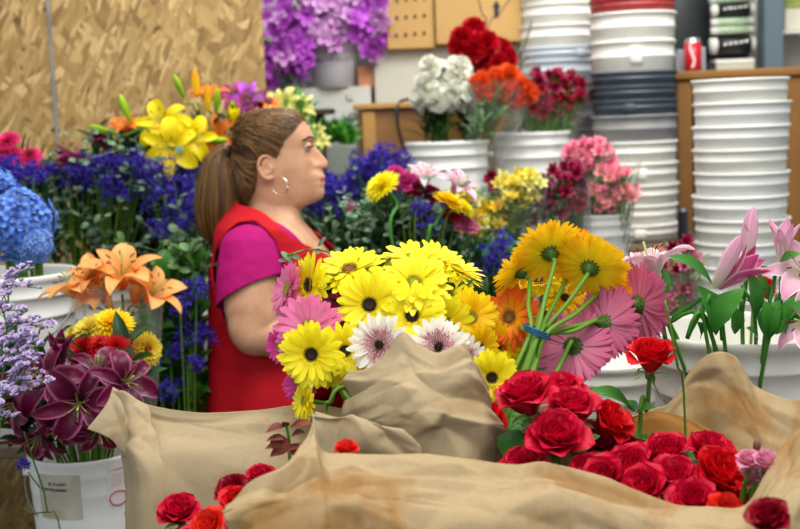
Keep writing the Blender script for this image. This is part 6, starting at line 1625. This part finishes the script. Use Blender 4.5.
# reddish leaf sprig
SR = Vector(gp(292, 1.60)); t = thing('leaf_sprig', 'reddish brown rose leaf sprig before the tall left paper', 'foliage', SR)
ml = MB(); RL = petal_mat('red_leaf', (88, 30, 22), (130, 60, 40), var=.2, trans=.15)
for (x0, y0, x1, y1, w_) in ((287, 426, 266, 433, .013), (290, 428, 312, 424, .014), (291, 437, 306, 433, .013), (288, 440, 266, 441, .013), (287, 447, 265, 449, .014), (286, 452, 270, 457, .016), (290, 452, 300, 448, .014), (283, 436, 280, 455, .026), (288, 445, 296, 456, .02), (286, 428, 284, 422, .01)):
    leaf(ml, P(x0, y0, 1.585), P(x1, y1, 1.575), w_ * 1.15)
part('leaves', ml, RL, t); mb = MB(); tube(mb, cr([P(286, 424, 1.585), P(289, 440, 1.585), P(290, 465, 1.59), SR], 12), .0022, 6); part('stem', mb, brightgrn, t)

# ---------------------------------------------------------------- pink lilies in the big bucket
EB = bE[1] + Vector((0, 0, .02)); 
def plily(kind, v, px, py, d, n, s, label, mats=None, mid=None, base=EB):
    return flower(kind, v, {'petals': mats or LPINK}, px, py, d, n, s, base, 'lily' if 'bud' not in kind else 'lily_bud', label, r=.0036, k=.08, mid=mid, stemmat=brightgrn)
PL2 = petal_mat('pink_lily', (206, 214, 170), (222, 150, 184), var=.05, mid=(240, 200, 212), edge=(248, 222, 230), trans=.25)
STG = petal_mat('rose_lily', (214, 130, 170), (190, 60, 120), edge=(240, 190, 210), var=.06)
plily('lily', 1, 655, 287, 1.98, (-.18, -.05, 1), .98, 'pale pink lily open at the left of the big bucket', PL2, mid=P(668, 320, 1.98))
plily('lily_bud', 0, 714, 288, 1.86, (.42, .2, .9), .84, 'pink lily bud leaning right, largest in the big bucket', PL2, mid=P(707, 320, 1.88))
plily('lily_opening', 0, 718, 288, 1.88, (.75, .3, .6), .8, 'deep pink lily petals opening beside the largest bud', STG, mid=P(708, 325, 1.9))
plily('lily_bud', 1, 748, 266, 1.92, (.10, .1, 1), .86, 'tall upright pink lily bud, highest in the big bucket', PL2, mid=P(742, 310, 1.92))
plily('lily_opening', 0, 782, 267, 1.90, (-.02, .2, 1), .72, 'pink lily opening upward at the right of the big bucket', PL2, mid=P(775, 305, 1.9))
plily('lily', 2, 806, 280, 1.90, (-.3, .6, .5), .8, 'pink lily cut by the right edge of the photo', PL2)
plily('lily', 2, 812, 325, 1.84, (-.6, .6, .3), .7, 'pale pink lily low at the right edge over the bucket rim', PL2)
flower('carnation', 1, {'petals': CRIM}, 763, 288, 2.05, (0, .8, .4), .6, EB, 'carnation', 'small red flower behind the pink lily buds')
t = thing('green_leaf_bunch', 'long glossy lily leaves rising out of the big white bucket', 'foliage', EB)
LG = leaf_mat('lily_leaf', (40, 104, 36), (72, 140, 52), rough=.3)
for (x0, y0, x1, y1, d, w_) in ((712, 284, 668, 256, 1.88, .040), (716, 335, 698, 286, 1.88, .055), (712, 332, 745, 288, 1.86, .05), (664, 268, 664, 300, 1.95, .022), (652, 332, 652, 285, 1.94, .026), (700, 338, 697, 322, 1.88, .03), (755, 318, 748, 268, 1.87, .03), (770, 310, 752, 268, 1.90, .022),
     (780, 262, 802, 254, 1.88, .024), (745, 272, 780, 274, 1.92, .02), (765, 336, 780, 300, 1.86, .04), (778, 330, 808, 292, 1.84, .03), (735, 334, 732, 305, 1.88, .03), (757, 340, 746, 328, 1.86, .026), (775, 334, 790, 318, 1.84, .036), (786, 320, 800, 306, 1.83, .03), (745, 300, 775, 318, 1.93, .02), (768, 340, 764, 300, 1.86, .04), (788, 336, 784, 305, 1.84, .04), (655, 300, 668, 322, 1.93, .016)):
    mb = MB(); leaf(mb, P(x0, y0, d), P(x1, y1, d - .01), w_, bend=.1, nl=10, fold=.3); part('leaf', mb, LG, t)
mb = MB()
for (x0, y0, x1, y1, d) in ((664, 298, 672, 335, 1.96), (722, 340, 722, 320, 1.88), (775, 275, 765, 335, 1.9), (742, 285, 756, 335, 1.92), (806, 300, 768, 340, 1.88), (705, 290, 706, 335, 1.88)):
    tube(mb, cr([P(x0, y0, d), P(x1, y1, d), EB + Vector((0, 0, .0))], 8), .0032, 6)
part('stems', mb, brightgrn, t)
mb = MB(); tube(mb, cr([P(665, 300, 1.70), P(672, 335, 1.70), P(678, 368, 1.71), P(684, 395, 1.76), Vector(gp(690, 1.77))], 12), .0018, 6); part('hanging_stem', mb, grn, t)

# ================================================================== LEFT EDGE FLOWERS
HB = bG[1] + Vector((0, 0, .02))
hyd = flower('hydrangea', 0, {'florets': BLUE}, 15, 225, 2.88, (.05, .6, .8), 1.15, HB + Vector((.0, 0, 0)), 'hydrangea', 'big blue hydrangea head at the left edge over the white bucket', r=.005, stemmat=brightgrn)
flower('hydrangea', 1, {'florets': BLUE}, -8, 196, 2.92, (-.2, .5, .8), .85, HB, 'hydrangea', 'blue hydrangea head behind, cut by the left edge', r=.005)
flower('hydrangea', 2, {'florets': petal_mat('pale_hydrangea', (70, 120, 220), (150, 190, 240), var=.2)}, 35, 245, 2.84, (.6, .6, -.1), .55, HB, 'hydrangea', 'small blue hydrangea head hanging lowest right over the bucket rim', r=.004)
mb = MB()
for i in range(34): 
    x = rng.uniform(4, 40); tube(mb, [P(x, 240, 2.9), Vector((P(x, 290, 2.9).x * .98, 2.9, HB.z))], .0022, 4, caps=False)
single('cut_stem_bundle', mb, gerst, 'bundle of green stems under the blue hydrangea in the bucket', 'stems', HB)
MBX = (P(10, 200, 3.15).x, 3.2, .862)
PKM = petal_mat('magenta_mum', (205, 15, 85), (240, 60, 130), var=.12)
for i, (x, y, s, l) in enumerate([(8, 142, .85, 'magenta bloom at the left edge, highest'), (14, 158, .85, 'magenta bloom at the left edge under the highest one'), (30, 157, .8, 'magenta bloom furthest right above the blue hydrangea'), (36, 170, .5, 'small magenta bloom hanging beside the purple statice'), (-2, 152, .9, 'magenta bloom half cut by the left edge')]):
    flower('mum', i % 2, {'petals': PKM}, x, y, 3.14, (.1 * (i - 1), .6, .7), s, MBX, 'chrysanthemum', l)
# peach lilies in clear wrap
OB = Vector((P(118, 400, 2.66).x, 2.68, .502))
for i, (x, y, k_, n, s, l) in enumerate([(86, 302, 'lily', (-.45, .25, .85), 1.1, 'peach orange lily at the left of the wrapped pair, petals closed downward'), (122, 290, 'lily', (.1, .35, .9), 1.15, 'peach orange lily in the centre of the clear-wrapped group'), (146, 302, 'lily', (.6, .3, .7), .95, 'peach orange lily at the right of the clear-wrapped group'),
     (104, 303, 'lily', (-.15, .55, .8), .8, 'peach orange lily low between the left and centre ones'), (134, 306, 'lily_opening', (.25, .4, .9), .7, 'half open peach lily right of the centre one'),
     (97, 284, 'lily', (-.2, .5, .8), .75, 'peach orange lily behind, upper left of the wrapped group'), (112, 315, 'lily_bud', (0, .4, .8), .5, 'small peach lily bud between the larger peach lilies')]):
    flower(k_, i % 3, {'petals': PEACH}, x, y, 2.64 + .02 * (i == 3), n, s, OB, 'lily', l, r=.003, k=.08)
film_cone('clear plastic sleeve around the peach orange lilies', ((76, 292), (160, 288)), OB + Vector((0, -.01, .0)), 2.62)
# yellow / red blooms under them
YM = petal_mat('yellow_red_mum', (196, 40, 60), (236, 220, 60), mid=(220, 150, 60), var=.08)
LBK = bH[1] + Vector((0, 0, .02))
for i, (x, y, c, n, s, l) in enumerate([(90, 331, SYEL, (-.3, .5, .8), 1.0, 'yellow chrysanthemum left of two above the red blooms'), (112, 326, YEL2, (.1, .5, .9), 1.15, 'yellow chrysanthemum centre above the red blooms'), (146, 350, YM, (.7, .6, .2), .95, 'yellow chrysanthemum with wine centre facing right'), (130, 345, YM, (.5, .7, .4), .7, 'wine and yellow chrysanthemum beside the red gerbera'), (74, 336, SYEL, (-.6, .5, .5), .7, 'small yellow chrysanthemum furthest left in the low group')]):
    flower('mum', i % 2, {'petals': c}, x, y, 2.50 + .01 * i, n, s, LBK, 'chrysanthemum', l)
REDG = petal_mat('red_gerbera', (170, 4, 10), (205, 14, 20), var=.12)
for i, (x, y, n, s, l) in enumerate([(84, 352, (-.3, .7, .6), .82, 'red gerbera left of two below the yellow chrysanthemums'), (116, 350, (.35, .7, .6), .82, 'red gerbera right of two below the yellow chrysanthemums'), (101, 347, (0, .5, .8), .7, 'red gerbera wedged between the two larger red ones')]):
    flower('mum', i % 2, {'petals': REDG}, x, y, 2.44, n, s * 1.1, LBK, 'gerbera', l)
# maroon lilies
ML = [('lily_wide', 50, 382, 2.34, (-.3, .85, .4), .9, 'maroon lily with pale edges left of centre, facing forward'), ('lily_wide', 80, 402, 2.28, (.15, .95, .05), .92, 'maroon lily with pale edges facing forward above the bucket rim'),
      ('lily_wide', 122, 384, 2.30, (.55, .7, .35), .8, 'maroon lily furthest right with curled petals over the paper corner'), ('lily', 28, 396, 2.36, (-.5, .6, -.3), .95, 'maroon lily hanging down at the left edge'),
      ('lily_opening', 60, 372, 2.38, (.1, .3, .9), .8, 'maroon lily with upright petals behind the lilac sprays'), ('lily', 98, 418, 2.32, (.2, .7, -.6), .8, 'maroon lily hanging over the bucket rim, lowest of all'), ('lily', 5, 386, 2.4, (-.4, .7, .2), .8, 'maroon lily at the far left behind the lilac sprays'), ('lily', 44, 424, 2.34, (-.2, .6, -.6), .8, 'maroon lily hanging low left of the bucket'), ('lily_wide', 100, 376, 2.36, (.1, .6, .8), .75, 'maroon lily tucked between the red blooms and the rightmost maroon lily'), ('lily_wide', 66, 420, 2.3, (-.2, .8, -.4), .7, 'small maroon lily under the centre one, just over the bucket rim')]
for i, (k_, x, y, d, n, s, l) in enumerate(ML): flower(k_, i % 3, {'petals': MAROON}, x, y, d, n, s, LBK, 'lily', l, r=.004, k=.06)
t = thing('green_leaf_bunch', 'dark leaves between the maroon lilies and the low white bucket', 'foliage', LBK)
mb = MB(); foliage(mb, GR, [(0, 350), (140, 350), (130, 430), (20, 450), (0, 440)], 2.46, .05, 150, .09, .035, up=.3); part('leaves', mb, dkgrn, t)
mb = MB()
for i in range(14): tube(mb, cr([P(30 + i * 7, 410, 2.46), LBK + Vector((0, 0, .2)), LBK], 8), .003, 5)
part('stems', mb, grn, t)
mb = MB(); leaf(mb, P(96, 392, 2.38), P(101, 362, 2.36), .03); single('lily_leaf', mb, midgrn, 'single green leaf standing between red gerbera and maroon lilies', 'leaf', P(96, 392, 2.38))
# lilac statice sprays, foreground left
def lilac_spray(label, pts, side, seed, n=5):
    R = random.Random(seed); base = Vector((P(-20, 500, 2.12).x, 2.12, .505)); t = thing('statice_spray', label, 'flower spray', base, 'lilac statice sprays')
    ms = MB(); w = [P(*p) for p in pts]; tube(ms, cr(w + [base], 26), .0018, 5)
    for i in range(n):
        f = i / max(1, n - 1) * (len(w) - 1) * .8; k = min(int(f), len(w) - 2); a = w[k].lerp(w[k + 1], f - k)
        dr = Vector((side * R.uniform(-.3, 1), R.uniform(-.5, .2), R.uniform(-.1, 1))).normalized(); L = R.uniform(.035, .065)
        mf = MB(); br = cr([a, a + dr * L * .6, a + dr * L + Vector((side * .02, 0, -.004))], 9); tube(ms, br, .0011, 4)
        for j in range(3, 10):
            for q in (-1, 1):
                if R.random() < .25: continue
                c = br[j] + Vector((R.uniform(-.006, .006), q * .004 + R.uniform(-.003, .003), R.uniform(-.004, .008))); n_ = Vector((R.gauss(0, .4), -.3 + q * .2, 1)); M = Matrix.Translation(c) @ rotto(n_, R.uniform(0, 6))
                for m_ in range(5): petal(mf, .0072, .0068, 'round', 62, 20, 1, .3, 3, 2, r0=.0006, az=m_ * PI * .4, xf=M)
        if mf.f: part('floret_branch', mf, LILAC, t)
    part('stems', ms, grn, t)
SP = [('lilac statice spray topmost at the left edge', [(6, 284, 2.14), (8, 305, 2.14), (-6, 350, 2.14)], 1, 6), ('lilac statice spray hugging the left edge at mid height', [(4, 312, 2.1), (6, 336, 2.1), (-8, 380, 2.1)], 1, 8),
      ('lilac statice spray arching right before the white bucket', [(40, 330, 2.16), (36, 342, 2.16), (30, 362, 2.16), (0, 420, 2.14)], .6, 3), ('lilac statice spray in front of the maroon lilies, upper', [(24, 345, 2.06), (18, 362, 2.06), (0, 400, 2.08)], 1, 8),
      ('lilac statice spray in front of the maroon lilies, lower', [(24, 376, 2.04), (16, 392, 2.04), (-4, 420, 2.06)], .9, 8), ('lilac statice spray lowest at the left edge', [(4, 384, 2.04), (2, 400, 2.04), (-12, 430, 2.06)], .8, 7), ('lilac statice spray at the left edge beside the maroon lily', [(2, 350, 2.06), (0, 366, 2.06), (-14, 400, 2.06)], .8, 8)]
for i, (l, p_, s_, n_) in enumerate(SP): lilac_spray(l, p_, s_, 40 + i, n_)
# thin sprig hanging over the label
mb = MB(); SPB = P(72, 540, 2.2); tube(mb, cr([P(24, 432, 2.2), P(34, 462, 2.2), P(44, 492, 2.2), P(48, 512, 2.2), P(60, 528, 2.2), Vector((SPB.x, 2.2, .502))], 18), .0016, 5)
tube(mb, [P(48, 512, 2.2), P(30, 514, 2.2), P(22, 508, 2.2)], .0014, 5); tube(mb, [P(40, 488, 2.2), P(28, 472, 2.2)], .0012, 5)
t = thing('statice_sprig', 'thin purple flowered sprig hanging in front of the torn label bucket', 'flower spray', (SPB.x, 2.2, .502)); part('stems', mb, midgrn, t)
mf = MB(); floret_cluster(mf, P(23, 466, 2.2), 26, .012, .007, random.Random(1)); part('florets', mf, PURP, t)

# ================================================================== LIGHT
w = bpy.data.worlds.new('world'); S.world = w; w.use_nodes = True
w.node_tree.nodes['Background'].inputs[0].default_value = (.86, .93, 1, 1); w.node_tree.nodes['Background'].inputs[1].default_value = .42
def area(name, loc, target, sx, sy, e, c):
    l = bpy.data.lights.new(name, 'AREA'); l.shape = 'RECTANGLE'; l.size = sx; l.size_y = sy; l.energy = e; l.color = c
    o = bpy.data.objects.new(name, l); COL.objects.link(o); o.location = loc
    o.rotation_euler = (Vector(target) - Vector(loc)).to_track_quat('-Z', 'Y').to_euler(); return o
area('ceiling_light', (.3, 1.0, 3.4), (.1, 1.9, 1.0), 2.2, 1.2, 70, (1, .95, .88))
area('ceiling_light', (.9, 3.3, 3.2), (.7, 4.3, 1.3), 1.6, .8, 62, (1, .98, .94))
area('ceiling_light', (-1.2, 3.0, 3.3), (-.9, 3.5, 1.2), 1.4, .8, 18, (1, .96, .9))
area('daylight', (-.6, -2.2, 2.7), (.1, 2.5, 1.1), 3.0, 1.6, 42, (.94, .97, 1))
S.view_settings.view_transform = 'Standard'; S.view_settings.look = 'None'; S.view_settings.exposure = 0.0; S.view_settings.gamma = 1.0; S.view_settings.use_curve_mapping = False
